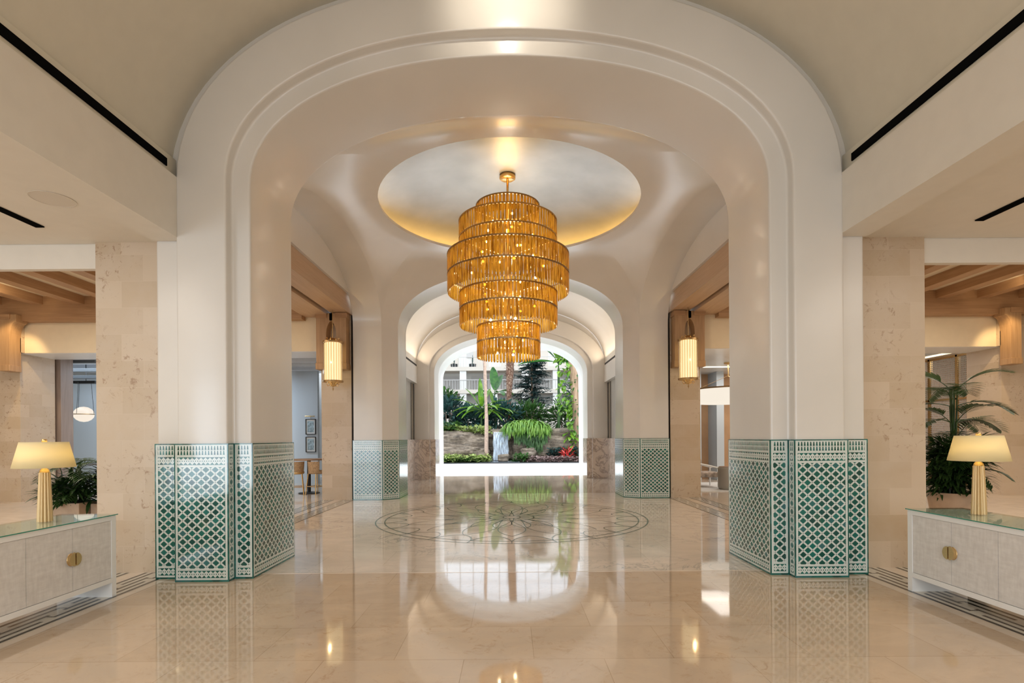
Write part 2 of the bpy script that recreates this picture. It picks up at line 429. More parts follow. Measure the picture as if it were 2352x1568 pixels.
class MB:
    def __init__(s): s.v = []; s.f = []
    def add(s, v, f):
        n = len(s.v); s.v += [tuple(q) for q in v]; s.f += [tuple(i + n for i in q) for q in f]; return s
    def box(s, x0, x1, y0, y1, z0, z1):
        x0, x1 = min(x0, x1), max(x0, x1); y0, y1 = min(y0, y1), max(y0, y1)
        v = [(x, y, z) for z in (z0, z1) for y in (y0, y1) for x in (x0, x1)]
        return s.add(v, [(0, 2, 3, 1), (4, 5, 7, 6), (0, 1, 5, 4), (2, 6, 7, 3), (0, 4, 6, 2), (1, 3, 7, 5)])
    def tube(s, pts, rad, n=8, cap=True):
        pts = [Vector(p) for p in pts]
        if isinstance(rad, (int, float)): rad = [rad] * len(pts)
        rings = []
        for i, p in enumerate(pts):
            d = (pts[min(i + 1, len(pts) - 1)] - pts[max(i - 1, 0)]).normalized()
            a = d.cross(Vector((0, 0, 1)))
            if a.length < .01: a = Vector((1, 0, 0))
            a.normalize(); b = d.cross(a).normalized()
            rings.append([p + (a * math.cos(t) + b * math.sin(t)) * rad[i] for t in [2 * PI * k / n for k in range(n)]])
        v = [q for r_ in rings for q in r_]; f = []
        for i in range(len(pts) - 1):
            for k in range(n):
                f.append((i * n + k, i * n + (k + 1) % n, (i + 1) * n + (k + 1) % n, (i + 1) * n + k))
        if cap: f.append(tuple(range(n - 1, -1, -1))); f.append(tuple((len(pts) - 1) * n + k for k in range(n)))
        return s.add(v, f)
    def lathe(s, prof, c, n=32, closed=False):
        v = []; f = []; m_ = len(prof)
        for k in range(n):
            t = 2 * PI * k / n
            for r_, z in prof: v.append((c[0] + r_ * math.cos(t), c[1] + r_ * math.sin(t), c[2] + z))
        for k in range(n):
            for i in range(m_ - 1 if not closed else m_):
                j = (i + 1) % m_
                f.append((k * m_ + i, ((k + 1) % n) * m_ + i, ((k + 1) % n) * m_ + j, k * m_ + j))
        return s.add(v, f)
    def sphere(s, c, r_, n=12, sz=1.0):
        prof = [(max(.0005, r_ * math.sin(PI * i / 8)), -r_ * sz * math.cos(PI * i / 8)) for i in range(9)]
        return s.lathe(prof, c, n)
    def leaf(s, base, d, length, width, droop=.3, segs=4, fold=.15, shape=None, twist=0):
        base = Vector(base); d = Vector(d).normalized(); p = base.copy()
        side = d.cross(Vector((0, 0, 1)))
        if side.length < .05: side = Vector((math.cos(twist), math.sin(twist), 0))
        side.normalize()
        if twist: side = (Matrix.Rotation(twist, 3, d) @ side)
        v = []; f = []; st = length / segs
        for i in range(segs + 1):
            t = i / segs
            wd = width * (math.sin(PI * min(1, t * .92 + .06)) ** .8 if shape is None else shape(t))
            up = side.cross(d)
            v += [p - side * wd * .5 + up * abs(wd) * fold, p, p + side * wd * .5 + up * abs(wd) * fold]
            d = (d + Vector((0, 0, -droop / segs))).normalized(); p = p + d * st
        for i in range(segs):
            a = i * 3
            f += [(a, a + 1, a + 4, a + 3), (a + 1, a + 2, a + 5, a + 4)]
        return s.add(v, f)
    def build(s, name, mat, parent=None, smooth=False, at=None):
        return mk(name, s.v, s.f, mat, parent, smooth, at=at)
def box(name, x0, x1, y0, y1, z0, z1, mat, parent=None, at=None):
    return MB().box(x0, x1, y0, y1, z0, z1).build(name, mat, parent, at=at)
def bevel(o, w_=.01, seg=2):
    m_ = o.modifiers.new('bevel', 'BEVEL'); m_.width = w_; m_.segments = seg; m_.limit_method = 'ANGLE'; return o
def autosmooth(o, ang=35):
    me = o.data
    me.polygons.foreach_set('use_smooth', [True] * len(me.polygons))
    try: me.set_sharp_from_angle(angle=R(ang))
    except Exception: pass
    return o
def copy_tree(o, parent=None):
    c = o.copy(); COL.objects.link(c); c.parent = parent
    for ch in list(o.children): copy_tree(ch, c)
    return c

# ------------------------------------------------------------------ arch outline
A_, ZS, BZ, NE = 2.81, 4.25, 1.388, 2.13
def sup(t, a=A_, bz=BZ, zs=ZS, n=NE):
    c, s_ = math.cos(t), math.sin(t)
    return (a * math.copysign(abs(c) ** (2 / n), c), zs + bz * abs(s_) ** (2 / n))
def outline(off, shift=0, nt_=48, zmin=0.0, a=A_):
    pts = [(a + off, zmin)]
    if zmin < 2: pts += [(a + off, 1.46), (a + off, 3.0)]
    T = [PI * k / nt_ for k in range(nt_ + 1)]
    for t in T:
        e = 1e-3
        if t < 1e-6: p_ = (a, ZS); nx, nz = 1, 0
        elif t > PI - 1e-6: p_ = (-a, ZS); nx, nz = -1, 0
        else:
            p_ = sup(t, a); q0 = sup(max(1e-5, t - e), a); q1 = sup(min(PI - 1e-5, t + e), a)
            dx, dz = q1[0] - q0[0], q1[1] - q0[1]; l = math.hypot(dx, dz) or 1
            nx, nz = dz / l, -dx / l
        pts.append((p_[0] + nx * off, p_[1] + nz * off + shift))
    left = [(-x, z) for x, z in pts[:(3 if zmin < 2 else 1)]][::-1]
    return pts + left
def rnd(cs, r_=.025):
    """round the corners of an (off, y) cross section"""
    out = [cs[0]]
    for i in range(1, len(cs) - 1):
        p0, p1, p2 = Vector(cs[i - 1]), Vector(cs[i]), Vector(cs[i + 1])
        a = (p0 - p1); b_ = (p2 - p1); r1 = min(r_, a.length * .45, b_.length * .45)
        A = p1 + a.normalized() * r1; B = p1 + b_.normalized() * r1
        for k in range(4):
            t = k / 3; out.append(tuple(A * (1 - t) ** 2 + p1 * 2 * t * (1 - t) + B * t * t))
    out.append(cs[-1]); return out
def sweep(name, cross, mat, shift=0, zmin=0.0, parent=None, nt_=48):
    v = []; f = []; rows = [outline(o_, shift, nt_, zmin) for o_, _ in cross]; n = len(rows[0])
    for (o_, y), row in zip(cross, rows): v += [(x, y, z) for x, z in row]
    for i in range(len(cross) - 1):
        for k in range(n - 1):
            f.append((i * n + k, i * n + k + 1, (i + 1) * n + k + 1, (i + 1) * n + k))
    return autosmooth(mk(name, v, f, mat, parent), 40)
def prism(name, plan, z0, z1, mat, parent=None, closed=False):
    mb = MB(); n = len(plan)
    v = [(x, y, z) for z in (z0, z1) for x, y in plan]
    f = [(k, (k + 1) % n, n + (k + 1) % n, n + k) for k in range(n if closed else n - 1)]
    if closed: f += [tuple(range(n)), tuple(range(2 * n - 1, n - 1, -1))]
    mb.add(v, f); return mb.build(name, mat, parent)

# ================================================================== SETTING
# floor, one object with the stone of each zone
fv = []; ff = []; fm = []
def fq(x0, x1, y0, y1, mi):
    n = len(fv); fv.extend([(x0, y0, 0), (x1, y0, 0), (x1, y1, 0), (x0, y1, 0)]); ff.append((n, n + 1, n + 2, n + 3)); fm.append(mi)
fq(-22, 22, -8, 5.96, 0)
fq(-3.82, 3.82, 5.96, 14.3, 1)
fq(-3.82, 3.82, 14.3, 21.0, 2)
fq(-22, -3.82, 5.96, 21.0, 3); fq(3.82, 22, 5.96, 21.0, 3)
fq(-22, 22, 21.0, 31.0, 4)
struct(mk('floor', fv, ff, None, mats=['limestone_floor', 'marble_floor', 'far_floor', 'side_floor', 'terrace_stone'], fmat=fm))

# fronts of the three arches
a1 = sweep('wall_front', rnd([(0, 6.82), (0, 5.75), (.2, 5.75), (.2, 5.63), (.73, 5.63), (.73, 5.75), (1.02, 5.75), (1.05, 7.08)]), 'plaster')
a2 = sweep('wall_middle', rnd([(0, 13.28), (0, 14.3), (.2, 14.3), (.2, 14.42), (.73, 14.42), (.73, 14.3), (1.02, 14.3), (1.05, 13.02)]), 'plaster')
a3 = sweep('wall_back', rnd([(0, 20.6), (0, 19.55), (.2, 19.55), (.2, 19.43), (.73, 19.43), (.73, 19.55), (1.4, 19.55)]), 'plaster', shift=-.35)
a4 = sweep('wall_garden', rnd([(1.4, 20.6), (-.01, 20.6), (-.01, 22.0), (1.4, 22.0), (14, 22.0)], .02), 'white_plaster', shift=-.35)
for o in (a1, a2, a3, a4): struct(o)
# jamb corners of the domed bay
for sx in (-1, 1):
    for parent, pl in ((a1, [(2.81, 6.82), (3.16, 7.08), (3.86, 7.08)]), (a2, [(2.81, 13.28), (3.16, 13.02), (3.86, 13.02)])):
        prism('jamb', [(sx * x, y) for x, y in pl], 0, ZS, 'plaster', parent)

# glazed tile dado: one per pier
def dado(idx, plan, mat='zellige_mosaic', h=1.46, t=.018, flip=False):
    P = [Vector((x, y)) for x, y in plan]
    if flip: P = [Vector((-p_.x, p_.y)) for p_ in P][::-1]
    # outward normals to the right of travel
    nr = [Vector(((b_ - a).y, -(b_ - a).x)).normalized() for a, b_ in zip(P[:-1], P[1:])]
    Q = []
    for i, p_ in enumerate(P):
        if i == 0: Q.append(p_ + nr[0] * t)
        elif i == len(P) - 1: Q.append(p_ + nr[-1] * t)
        else:
            m_ = (nr[i - 1] + nr[i]).normalized(); Q.append(p_ + m_ * t / max(.3, m_.dot(nr[i])))
    v = []; f = []; uv = []; dm = []
    for i in range(len(Q) - 1):
        a, b_ = Q[i], Q[i + 1]; W = (b_ - a).length; n = len(v)
        v += [(a.x, a.y, 0), (b_.x, b_.y, 0), (b_.x, b_.y, h), (a.x, a.y, h)]
        f.append((n, n + 1, n + 2, n + 3)); uv.append([(0, 0), (W, 0), (W, h), (0, h)]); dm.append([(W, 0)] * 4)
        n = len(v); v += [(a.x, a.y, h), (b_.x, b_.y, h), (P[i + 1].x, P[i + 1].y, h), (P[i].x, P[i].y, h)]
        f.append((n, n + 1, n + 2, n + 3)); uv.append([(0, 0)] * 4); dm.append([(0, 0)] * 4)
    return struct(mk('trim_%d' % idx, v, f, mat, uvs={'uv': uv, 'dim': dm}))
front_plan = [(3.16, 7.08), (2.81, 6.82), (2.81, 5.75), (3.01, 5.75), (3.01, 5.63), (3.545, 5.63), (3.545, 5.75), (3.83, 5.75), (3.83, 6.4)]
mid_plan = [(2.81, 14.3), (2.81, 13.28), (3.16, 13.02), (3.86, 13.02), (3.86, 13.10)]
back_plan = [(2.81, 20.55), (2.81, 19.55), (3.01, 19.55), (3.01, 19.43), (3.56, 19.43)]
side_plan = [(3.56, 19.43), (3.56, 14.42)]
dado(1, front_plan, flip=True); dado(2, front_plan)
dado(3, mid_plan, flip=True); dado(4, mid_plan)
dado(5, back_plan, 'veined_marble', t=.03, flip=True); dado(6, back_plan, 'veined_marble', t=.03)
for i, (sx) in enumerate((-1, 1)):
    struct(box('trim_%d' % (7 + i), sx * 3.53, sx * 3.6, 14.45, 19.4, 0, 1.46, 'veined_marble'))
    # taupe side panels, beam and vault of the passage beyond
    struct(box('wall_passage', sx * 3.58, sx * 3.75, 14.4, 19.5, 0, 3.6, 'taupe_panel'))
    b_ = struct(box('beam', sx * 3.42, sx * 3.8, 14.42, 19.5, 3.5, 4.2, 'plaster'))
    box('dark_strip', sx * 3.415, sx * 3.43, 14.5, 19.3, 4.115, 4.18, 'dark_gap', b_)  # black slot along the passage vault
    mb = MB()
    for k in range(5): mb.box(sx * 3.565, sx * 3.60, 15.0 + k, 15.04 + k, 1.46, 3.5)
    struct(mb.build('trim_9', 'dark_gap'))

def vault(name, off, y0, y1, z0, mat, shift=0):
    return struct(sweep(name, [(off, y0), (off, y1)], mat, shift, z0))
vault('ceiling', .86, -5, 5.80, 4.2, 'ceiling_paint')
vault('ceiling', .64, 14.3, 19.54, 4.1, 'plaster')

# pendentive vault of the domed bay
CY = 10.05
def barrel(t): return ZS + BZ * max(0, 1 - min(1, abs(t)) ** NE) ** (1 / NE)
bd = []
K = 40
ts = [sup(PI * k / K) [0] / A_ for k in range(K + 1)]      # 1 .. -1
for t in ts: bd.append((t * 2.81, -3.23, barrel(t)))
for t in ts: bd.append((-3.16, -t * 2.97, barrel(t)))
for t in ts[::-1]: bd.append((t * 2.81, 3.23, barrel(t)))
for t in ts[::-1]: bd.append((3.16, -t * 2.97, barrel(t)))
RR, ZR, S_ = 2.42, 5.82, 18
v = []; f = []; n = len(bd)
for j in range(S_ + 1):
    s_ = (j / S_) ** 1.6
    g = math.sqrt(max(0, 1 - (1 - s_) ** 2))
    for x, y, z in bd:
        l = math.hypot(x, y); rx, ry = x / l * RR, y / l * RR
        X_, Y_ = x + (rx - x) * s_, y + (ry - y) * s_
        ex = 2.81 + .35 * min(1, (3.23 - abs(Y_)) / .26); ey = 2.97 + .26 * min(1, max(0, (3.16 - abs(X_)) / .35))
        zz = ZS + ((barrel(X_ / ex) - ZS) ** 3 + (barrel(Y_ / ey) - ZS) ** 3) ** (1 / 3)
        if j == 0: zz = z
        u = s_ ** 2 * (3 - 2 * s_)
        v.append((X_, CY + Y_, zz + (ZR - zz) * u))
for j in range(S_):
    for k in range(n): f.append((j * n + k, j * n + (k + 1) % n, (j + 1) * n + (k + 1) % n, (j + 1) * n + k))
bay = struct(mk('ceiling', v, f, 'plaster', smooth=True))
mb = MB(); mb.lathe([(2.42, 5.82), (2.42, 5.875), (2.45, 5.875), (2.45, 5.83), (2.60, 5.83), (2.60, 5.865)], (0, CY, 0), 96)
autosmooth(mb.build('dome_lip', 'plaster', bay), 40)
prof = [(2.60 * math.cos(a), 5.865 + .60 * math.sin(a) ** 1.0) for a in [PI / 2 * k / 20 for k in range(20)]] + [(.001, 6.465)]
dome = MB().lathe(prof, (0, CY, 0), 96).build('dome', 'silver_leaf', bay, smooth=True)
MB().lathe([(2.50, 5.838), (2.55, 5.838), (2.55, 5.855), (2.50, 5.855)], (0, CY, 0), 96, True).build('cove_light', 'strip_gold', bay)
# side arches of the bay: soffits and the walls that fill their heads
for sx in (-1, 1):
    P = [(CY - t * 2.97, barrel(t)) for t in ts]
    v = []; f = []
    for y, z in P: v += [(sx * 3.16, y, z), (sx * 3.86, y, z)]
    f = [(2 * i, 2 * i + 1, 2 * i + 3, 2 * i + 2) for i in range(len(P) - 1)]
    sf = struct(mk('trim_10', v, f, 'plaster', smooth=True))
    Q = [(y, z) for y, z in P if z > 5.0]
    v = []; f = []
    for y, z in Q: v += [(sx * 3.84, y, 5.0), (sx * 3.84, y, z)]
    f = [(2 * i, 2 * i + 1, 2 * i + 3, 2 * i + 2) for i in range(len(Q) - 1)]
    mk('arch_head', v, f, 'plaster', sf)
    box('head_edge', sx * 3.84, sx * 3.90, P[0][0], P[-1][0], 4.97, 5.0, 'plaster', sf)

# foreground aisle: beams, fascia, flat ceiling
for sx in (-1, 1):
    b_ = struct(box('beam', sx * 3.53, sx * 3.86, -5, 5.74, 3.65, 4.29, 'aisle_paint'))
    box('fascia', sx * 3.60, sx * 3.72, -5, 5.74, 4.29, 4.52, 'ceiling_paint', b_)
    box('dark_strip', sx * 3.594, sx * 3.61, -5, 5.58, 4.285, 4.297, 'dark_gap', b_)  # dark strip put in for the shaded groove under the fascia
    struct(box('ceiling', sx * 3.86, sx * 11, -5, 6.05, 3.74, 3.80, 'aisle_paint'))
    struct(box('lintel', sx * 3.9, sx * 14, 6.06, 6.14, 3.46, 5.1, 'aisle_paint'))
    struct(box('column', sx * 3.84, sx * 4.69, 6.01, 6.90, 0, 3.745, 'travertine'))
    struct(box('column', sx * 3.93, sx * 4.67, 13.1, 14.1, 0, 4.55, 'travertine'))
    struct(box('trim_11', sx * 3.85, sx * 3.935, 13.12, 14.0, 0, 5.0, 'dark_gap'))
    # timber of the side hall
    struct(box('beam', sx * 3.90, sx * 4.34, 7.0, 13.12, 4.55, 4.99, 'lintel_wood'))
    struct(box('beam', sx * 4.42, sx * 5.05, 6.92, 13.12, 4.50, 4.99, 'lintel_wood'))
    struct(box('ceiling', sx * 3.9, sx * 16.5, 6.0, 13.3, 5.0, 5.1, 'cream_paint'))
    struct(box('beam', sx * 4.34, sx * 4.42, 6.9, 13.12, 4.8, 4.99, 'dark_gap'))  # dark box put in for the shaded slot between the timbers
    for k in range(10):
        x = 6.3 + k
        struct(box('beam', sx * x, sx * (x + .27), 6.15, 12.9, 4.8, 5.0, 'oak_y'))
    struct(box('beam', sx * 5.05, sx * 16, 12.85, 13.1, 4.41, 5.0, 'oak_x'))
    # cream wall with its wide opening
    wl = struct(box('wall_side_hall', sx * 4.68, sx * 12.1, 13.1, 14.1, 3.67, 4.45, 'cream_paint'))
    box('soffit', sx * 4.68, sx * 12.1, 13.12, 14.12, 3.66, 3.67, 'white_plaster', wl)
    struct(box('wall_side_hall', sx * 12.1, sx * 16.5, 13.1, 14.1, 0, 4.45, 'travertine'))
    struct(box('wall_side_hall', sx * 4.68, sx * 16.5, 13.1, 14.1, 4.45, 5.2, 'cream_paint'))
    struct(box('trim_12', sx * 11.98, sx * 12.22, 12.98, 13.1, 3.67, 4.41, 'travertine'))
    # walls that close the side hall
    struct(box('wall_left' if sx < 0 else 'wall_right', sx * 16.5, sx * 16.7, -5, 21, 0, 5.2, 'cream_paint'))
struct(box('wall_rear', -5.0, -3.9, -5.2, -5, 0, 7, 'cream_paint'))
struct(box('wall_rear', -6.3, -5.0, -5.2, -5, 0, 3.8, 'cream_paint'))
struct(box('wall_rear', -16.7, -11, -5.2, -5, 0, 3.8, 'cream_paint'))
struct(box('wall_rear', -11, -6.3, -5.2, -5, 3.3, 3.8, 'cream_paint'))
struct(box('wall_rear', 3.9, 16.7, -5.2, -5, 0, 7, 'cream_paint'))
struct(box('wall_rear', -3.9, 3.9, -5.2, -5, 4.3, 7, 'cream_paint'))

# timber brackets: one cut board per bracket, with a block at its foot
def bracket(x0, y0, sx, inner, label, w_=.24, d=.30):
    """x0: centre of the board; inner: +1 when its curve opens toward the hall's middle"""
    t = thing('timber_bracket', (x0, y0, 3.15), label, 'bracket', None)
    h0, h1 = 3.32, 4.53
    o = inner
    pl = [(-w_ / 2 * o, h0), (w_ / 2 * o, h0), (w_ / 2 * o, 4.02)]
    for k in range(9):
        a = PI / 2 * k / 8
        pl.append(((w_ / 2 + .16 * (1 - math.cos(a))) * o, 4.02 + .34 * math.sin(a)))
    pl += [((w_ / 2 + .16) * o, h1), (-w_ / 2 * o, h1)]
    n = len(pl); v = [(x0 + px, y, z) for y in (y0 - d, y0) for px, z in pl]
    f = [tuple(range(n)), tuple(range(2 * n - 1, n - 1, -1))] + [(k, (k + 1) % n, n + (k + 1) % n, n + k) for k in range(n)]
    mk('board', v, f, 'oak_z', t)
    bevel(box('foot_block', x0 - w_ / 2 - .015, x0 + w_ / 2 + .015, y0 - d - .02, y0, 3.18, 3.33, 'oak_z', t), .008)
    bevel(box('cap', x0 - w_ / 2 - .02, x0 + w_ / 2 + .02, y0 - d - .025, y0, 4.42, 4.54, 'oak_x', t), .008)
    return t
for sx, nm in ((-1, 'left'), (1, 'right')):
    bracket(sx * 4.08, 13.095, sx, sx, 'oak bracket behind the %s lantern, on the side of the tiled pier' % nm)
    bracket(sx * 4.56, 13.095, sx, -sx, 'oak bracket behind the %s lantern, on the side of the cream wall' % nm)
    t = bracket(sx * 12.10, 13.0, sx, -sx, 'oak bracket at the %s edge of the photo above the table lamp' % nm, .24, .30)
    t.location.z = 3.15

# rooms beyond the side halls
for sx in (-1, 1):
    zc = 4.1 if sx < 0 else 3.72
    struct(box('ceiling', sx * 4.0, sx * (16.5 if sx < 0 else 10), 14.1, 21, zc, zc + .1, 'white_plaster'))
struct(box('ceiling', 10, 16.5, 14.1, 21, 4.15, 4.25, 'white_plaster'))
for k in range(4):
    struct(box('beam', -14.2, -4.7, 14.7 + .95 * k, 14.95 + .95 * k, 3.78, 4.1, 'grey_paint'))
struct(box('wall_lounge', -16.5, -6.55, 18.0, 18.15, 0, 4.1, 'blue_wall'))
struct(box('column', -7.35, -7.02, 16.3, 17.0, 0, 4.1, 'white_plaster'))
struct(box('wall_lounge', 4.0, 16.5, 19.0, 19.15, 0, 4.15, 'warm_wall'))
for x0, x1 in ((6.25, 6.52), (7.05, 7.3), (9.0, 9.4), (11.4, 11.8)):
    struct(box('column', x0, x1, 18.2, 19.0, 0, 3.9, 'blue_wall'))
struct(box('wall_lounge', -12.32, -12.03, 14.2, 14.6, 0, 4.1, 'curtain_wood'))
t = box('light_strip', 4.7, 9.9, 16.95, 17.0, 3.70, 3.725, 'strip_white'); tag(t, 'thin white light line in the lounge ceiling above the ring pendant', 'light strip')

# patterned marble borders let into the floor
def border(x0, x1, y0, y1, name):
    v = [(x0, y0, .002), (x1, y0, .002), (x1, y1, .002), (x0, y1, .002)]
    return struct(mk(name, v, [(0, 1, 2, 3)] if x0 < x1 else [(3, 2, 1, 0)], 'key_border',
              uvs={'uv': [[(0, y0), (1, y0), (1, y1), (0, y1)]] if x0 < x1 else [[(0, y1), (1, y1), (1, y0), (0, y0)]]}))
for sx in (-1, 1):
    struct(mk('trim_13', [(sx * 3.70, -3, .001), (sx * 4.75, -3, .001), (sx * 4.75, 6.02, .001), (sx * 3.70, 6.02, .001)], [(0, 1, 2, 3)], 'side_floor'))
    border(sx * 3.80, sx * 4.16, -3, 6.02, 'trim_14'); border(sx * 4.33, sx * 4.68, -3, 6.02, 'trim_15')
    border(sx * 3.86, sx * 4.16, 6.92, 13.08, 'trim_14'); border(sx * 4.36, sx * 4.66, 6.92, 13.08, 'trim_15')

# rose let into the marble floor: rings, scallops and petals of thin metal
def ribbon(mb, pts, w_=.012, z=.003, closed=False):
    n = len(pts); v = []; f = []
    for i, (x, y) in enumerate(pts):
        a = pts[(i - 1) % n] if closed or i else pts[i]; b_ = pts[(i + 1) % n] if closed or i < n - 1 else pts[i]
        dx, dy = b_[0] - a[0], b_[1] - a[1]; l = math.hypot(dx, dy) or 1
        v += [(x - dy / l * w_, y + dx / l * w_, z), (x + dy / l * w_, y - dx / l * w_, z)]
    for i in range(n if closed else n - 1):
        j = (i + 1) % n; f.append((2 * i, 2 * i + 1, 2 * j + 1, 2 * j))
    mb.add(v, f)
simple('inlay', (.20, .24, .19), .12, .3)
MY = 10.02
mb = MB()
def circ(r_, n=120): return [(r_ * math.cos(2 * PI * k / n), MY + r_ * math.sin(2 * PI * k / n)) for k in range(n)]
for r_ in (2.49, 2.33, .42, .16): ribbon(mb, circ(r_), closed=True, w_=.011)
for k in range(24):
    a0 = 2 * PI * k / 24
    for r0, r1 in ((2.33, 1.95),):
        pts = []
        for q in range(13):
            u = q / 12; a = a0 + 2 * PI / 24 * u; r_ = r0 - (r0 - r1) * math.sin(PI * u) ** .6
            pts.append((r_ * math.cos(a), MY + r_ * math.sin(a)))
        ribbon(mb, pts, .009)
    a = a0; ribbon(mb, [(2.33 * math.cos(a), MY + 2.33 * math.sin(a)), (2.49 * math.cos(a), MY + 2.49 * math.sin(a))], .008)
for N_, r0, r1, wd in ((16, .42, 1.95, .30), (16, .16, 1.25, .34)):
    for k in range(N_):
        a0 = 2 * PI * (k + (.5 if r1 < 1.5 else 0)) / N_
        for s_ in (-1, 1):
            pts = []
            for q in range(15):
                u = q / 14; r_ = r0 + (r1 - r0) * u; a = a0 + s_ * wd * math.sin(PI * u) * .6
                pts.append((r_ * math.cos(a), MY + r_ * math.sin(a)))
            ribbon(mb, pts, .007)
struct(mb.build('trim_16', 'inlay'))
# threshold line and marble base
struct(box('trim_17', -3.8, 3.8, 5.93, 5.965, .0, .0025, 'side_floor'))

# ================================================================== LIGHTS OF THE ROOM AND ADDED FILL
area('side_hall_fill', (-8.5, 9.8, 4.75), (0, 0, 0), 5, 3, 200, (1, .86, .70))  # added fill panels under the side hall ceilings, no fixture behind them
area('side_hall_fill', (8.5, 9.8, 4.75), (0, 0, 0), 5, 3, 200, (1, .86, .70))
area('lounge_light', (-11, 16.2, 3.7), (0, 0, 0), 7, 1.2, 190, COOL)
area('lounge_light', (8, 16.5, 3.65), (0, 0, 0), 4, 2.4, 90, (1, .93, .85))
area('screen_fill', (14.8, 16.5, 4.0), (0, R(20), 0), 1.5, 4, 60, NEUT)  # added fill that brightens the mesh screen
area('aisle_fill', (-6, 2.0, 3.7), (0, 0, 0), 2.5, 4, 95, (1, .90, .78))  # added unseen fill panels under the aisle ceilings
area('aisle_fill', (6, 2.0, 3.7), (0, 0, 0), 2.5, 4, 95, (1, .90, .78))
area('lobby_light', (0, -.8, 4.4), (0, 0, 0), 3, 3, 105, NEUT)
area('lobby_light', (0, -.8, 4.5), (R(180), 0, 0), 3, 3, 42, NEUT)
area('vault_cove_light', (-3.3, 17, 4.3), (0, R(-150), 0), .2, 4.5, 40, WARM)
area('vault_cove_light', (3.3, 17, 4.3), (0, R(150), 0), .2, 4.5, 40, WARM)
spot('crown_spot', (0, 4.9, 6.15), (0, 5.65, 6.12), 30, (1, .9, .74), 110, .03)
for sx in (-1, 1):
    spot('wall_washer', (sx * 11.4, 12.2, 4.6), (sx * 12.5, 13.1, 2.6), 110, (1, .72, .36), 75)
    spot('beam_spot', (sx * 10.95, 11.5, 4.72), (sx * 11.3, 12.1, 4.9), 9, (1, .8, .5), 80)

# ================================================================== CHANDELIER
def chandelier():
    cx = -.035
    t = thing('chandelier', (cx, CY, 3.0), 'huge five tiered gold chandelier of amber glass rods hanging under the dome', 'chandelier')
    c = (cx, CY, 0)
    MB().lathe([(.0, 6.46), (.15, 6.46), (.15, 6.40), (.13, 6.385), (.0, 6.385)], c, 32).build('canopy', 'gold_metal', t, True)
    MB().tube([(cx, CY, 6.40), (cx, CY, 5.85)], .022, 12).build('rod', 'gold_metal', t, True)
    MB().tube([(cx, CY, 5.85), (cx, CY, 3.3)], .03, 10).build('spine', 'gold_metal', t, True)
    tiers = [(.59, [5.86], .30, 5.56), (.915, [5.55, 5.23], .31, 4.92), (1.135, [4.92, 4.56], .35, 4.21), (.915, [4.21, 3.91], .31, 3.59), (.59, [3.585, 3.29], .29, 3.0)]
    rods = []
    for ti, (r_, tops, ln, bot) in enumerate(tiers):
        for ri, zt in enumerate(tops):
            zb = tops[ri + 1] if ri + 1 < len(tops) else bot
            rg = MB().lathe([(r_ - .012, zt - .012), (r_ + .016, zt - .012), (r_ + .016, zt + .014), (r_ - .012, zt + .014)], c, 72, True)
            rg = autosmooth(rg.build('ring', 'bronze', t), 40)
            n = round(2 * PI * r_ / .066)
            for k in range(n): rods.append((r_, 2 * PI * (k + .5 * (ri % 2)) / n, zt - .012, zb - (.0 if ri + 1 == len(tops) else -.018), ti))
        # spokes that carry the ring
        sp = MB()
        for k in range(8):
            a = 2 * PI * k / 8
            sp.tube([(cx, CY, tops[0]), (cx + r_ * math.cos(a), CY + r_ * math.sin(a), tops[0])], .008, 6)
        sp.build('spokes', 'gold_metal', t)
    def rodmesh(mb, r_, a, z1, z0):
        x, y = cx + r_ * math.cos(a), CY + r_ * math.sin(a)
        tx, ty = -math.sin(a), math.cos(a); nx, ny = math.cos(a), math.sin(a)
        w_ = .027; d = .011
        prof = [(z1, .75), (z1 - .02, 1), (z0 + .03, 1), (z0, .45)]
        v = []
        for z, s_ in prof:
            for u, q in ((-1, 0), (-.5, 1), (.5, 1), (1, 0), (.5, -1), (-.5, -1)):
                v.append((x + tx * w_ * s_ * u + nx * d * s_ * q, y + ty * w_ * s_ * u + ny * d * s_ * q, z))
        f = [(i * 6 + k, i * 6 + (k + 1) % 6, i * 6 + 6 + (k + 1) % 6, i * 6 + 6 + k) for i in range(3) for k in range(6)]
        f += [tuple(range(5, -1, -1)), tuple(range(18, 24))]
        mb.add(v, f)
    # the hundred rods that show largest: front of the widest tier
    front = sorted(rods, key=lambda q: (q[4] not in (2,), -(-math.sin(q[1])) if q[4] == 2 else 9))
    big = [q for q in rods if q[4] == 2 and math.sin(q[1]) < -.05][:100]
    rest = MB()
    for q in rods:
        if q in big: continue
        rodmesh(rest, *q[:4])
    for q in big:
        m_ = MB(); rodmesh(m_, *q[:4]); m_.build('glass_rod', 'amber_glass', t)
    o = rest.build('glass_rods', 'amber_glass', t); o['kind'] = 'stuff'
    rr = random.Random(4)
    for z, r_, n in ((5.62, .30, 3), (5.30, .48, 5), (4.98, .5, 4), (4.66, .70, 6), (4.30, .55, 5), (4.0, .5, 5), (3.66, .45, 5), (3.36, .30, 4), (3.10, .22, 3)):
        for k in range(n):
            a = 2 * PI * (k + rr.random() * .3) / n - PI / 2 + .1
            x, y = cx + r_ * math.cos(a), CY + r_ * math.sin(a)
            b_ = MB().sphere((x, y, z), .022, 10).build('bulb', 'bulb', t, True)
    for z, p_ in ((5.45, 42), (4.75, 60), (4.1, 50), (3.45, 38)):
        point('chandelier_glow', (cx, CY, z), p_, (1, .88, .70), .12)
    point('chandelier_uplight', (cx, CY, 6.0), 17, (1, .58, .20), .16)
chandelier()

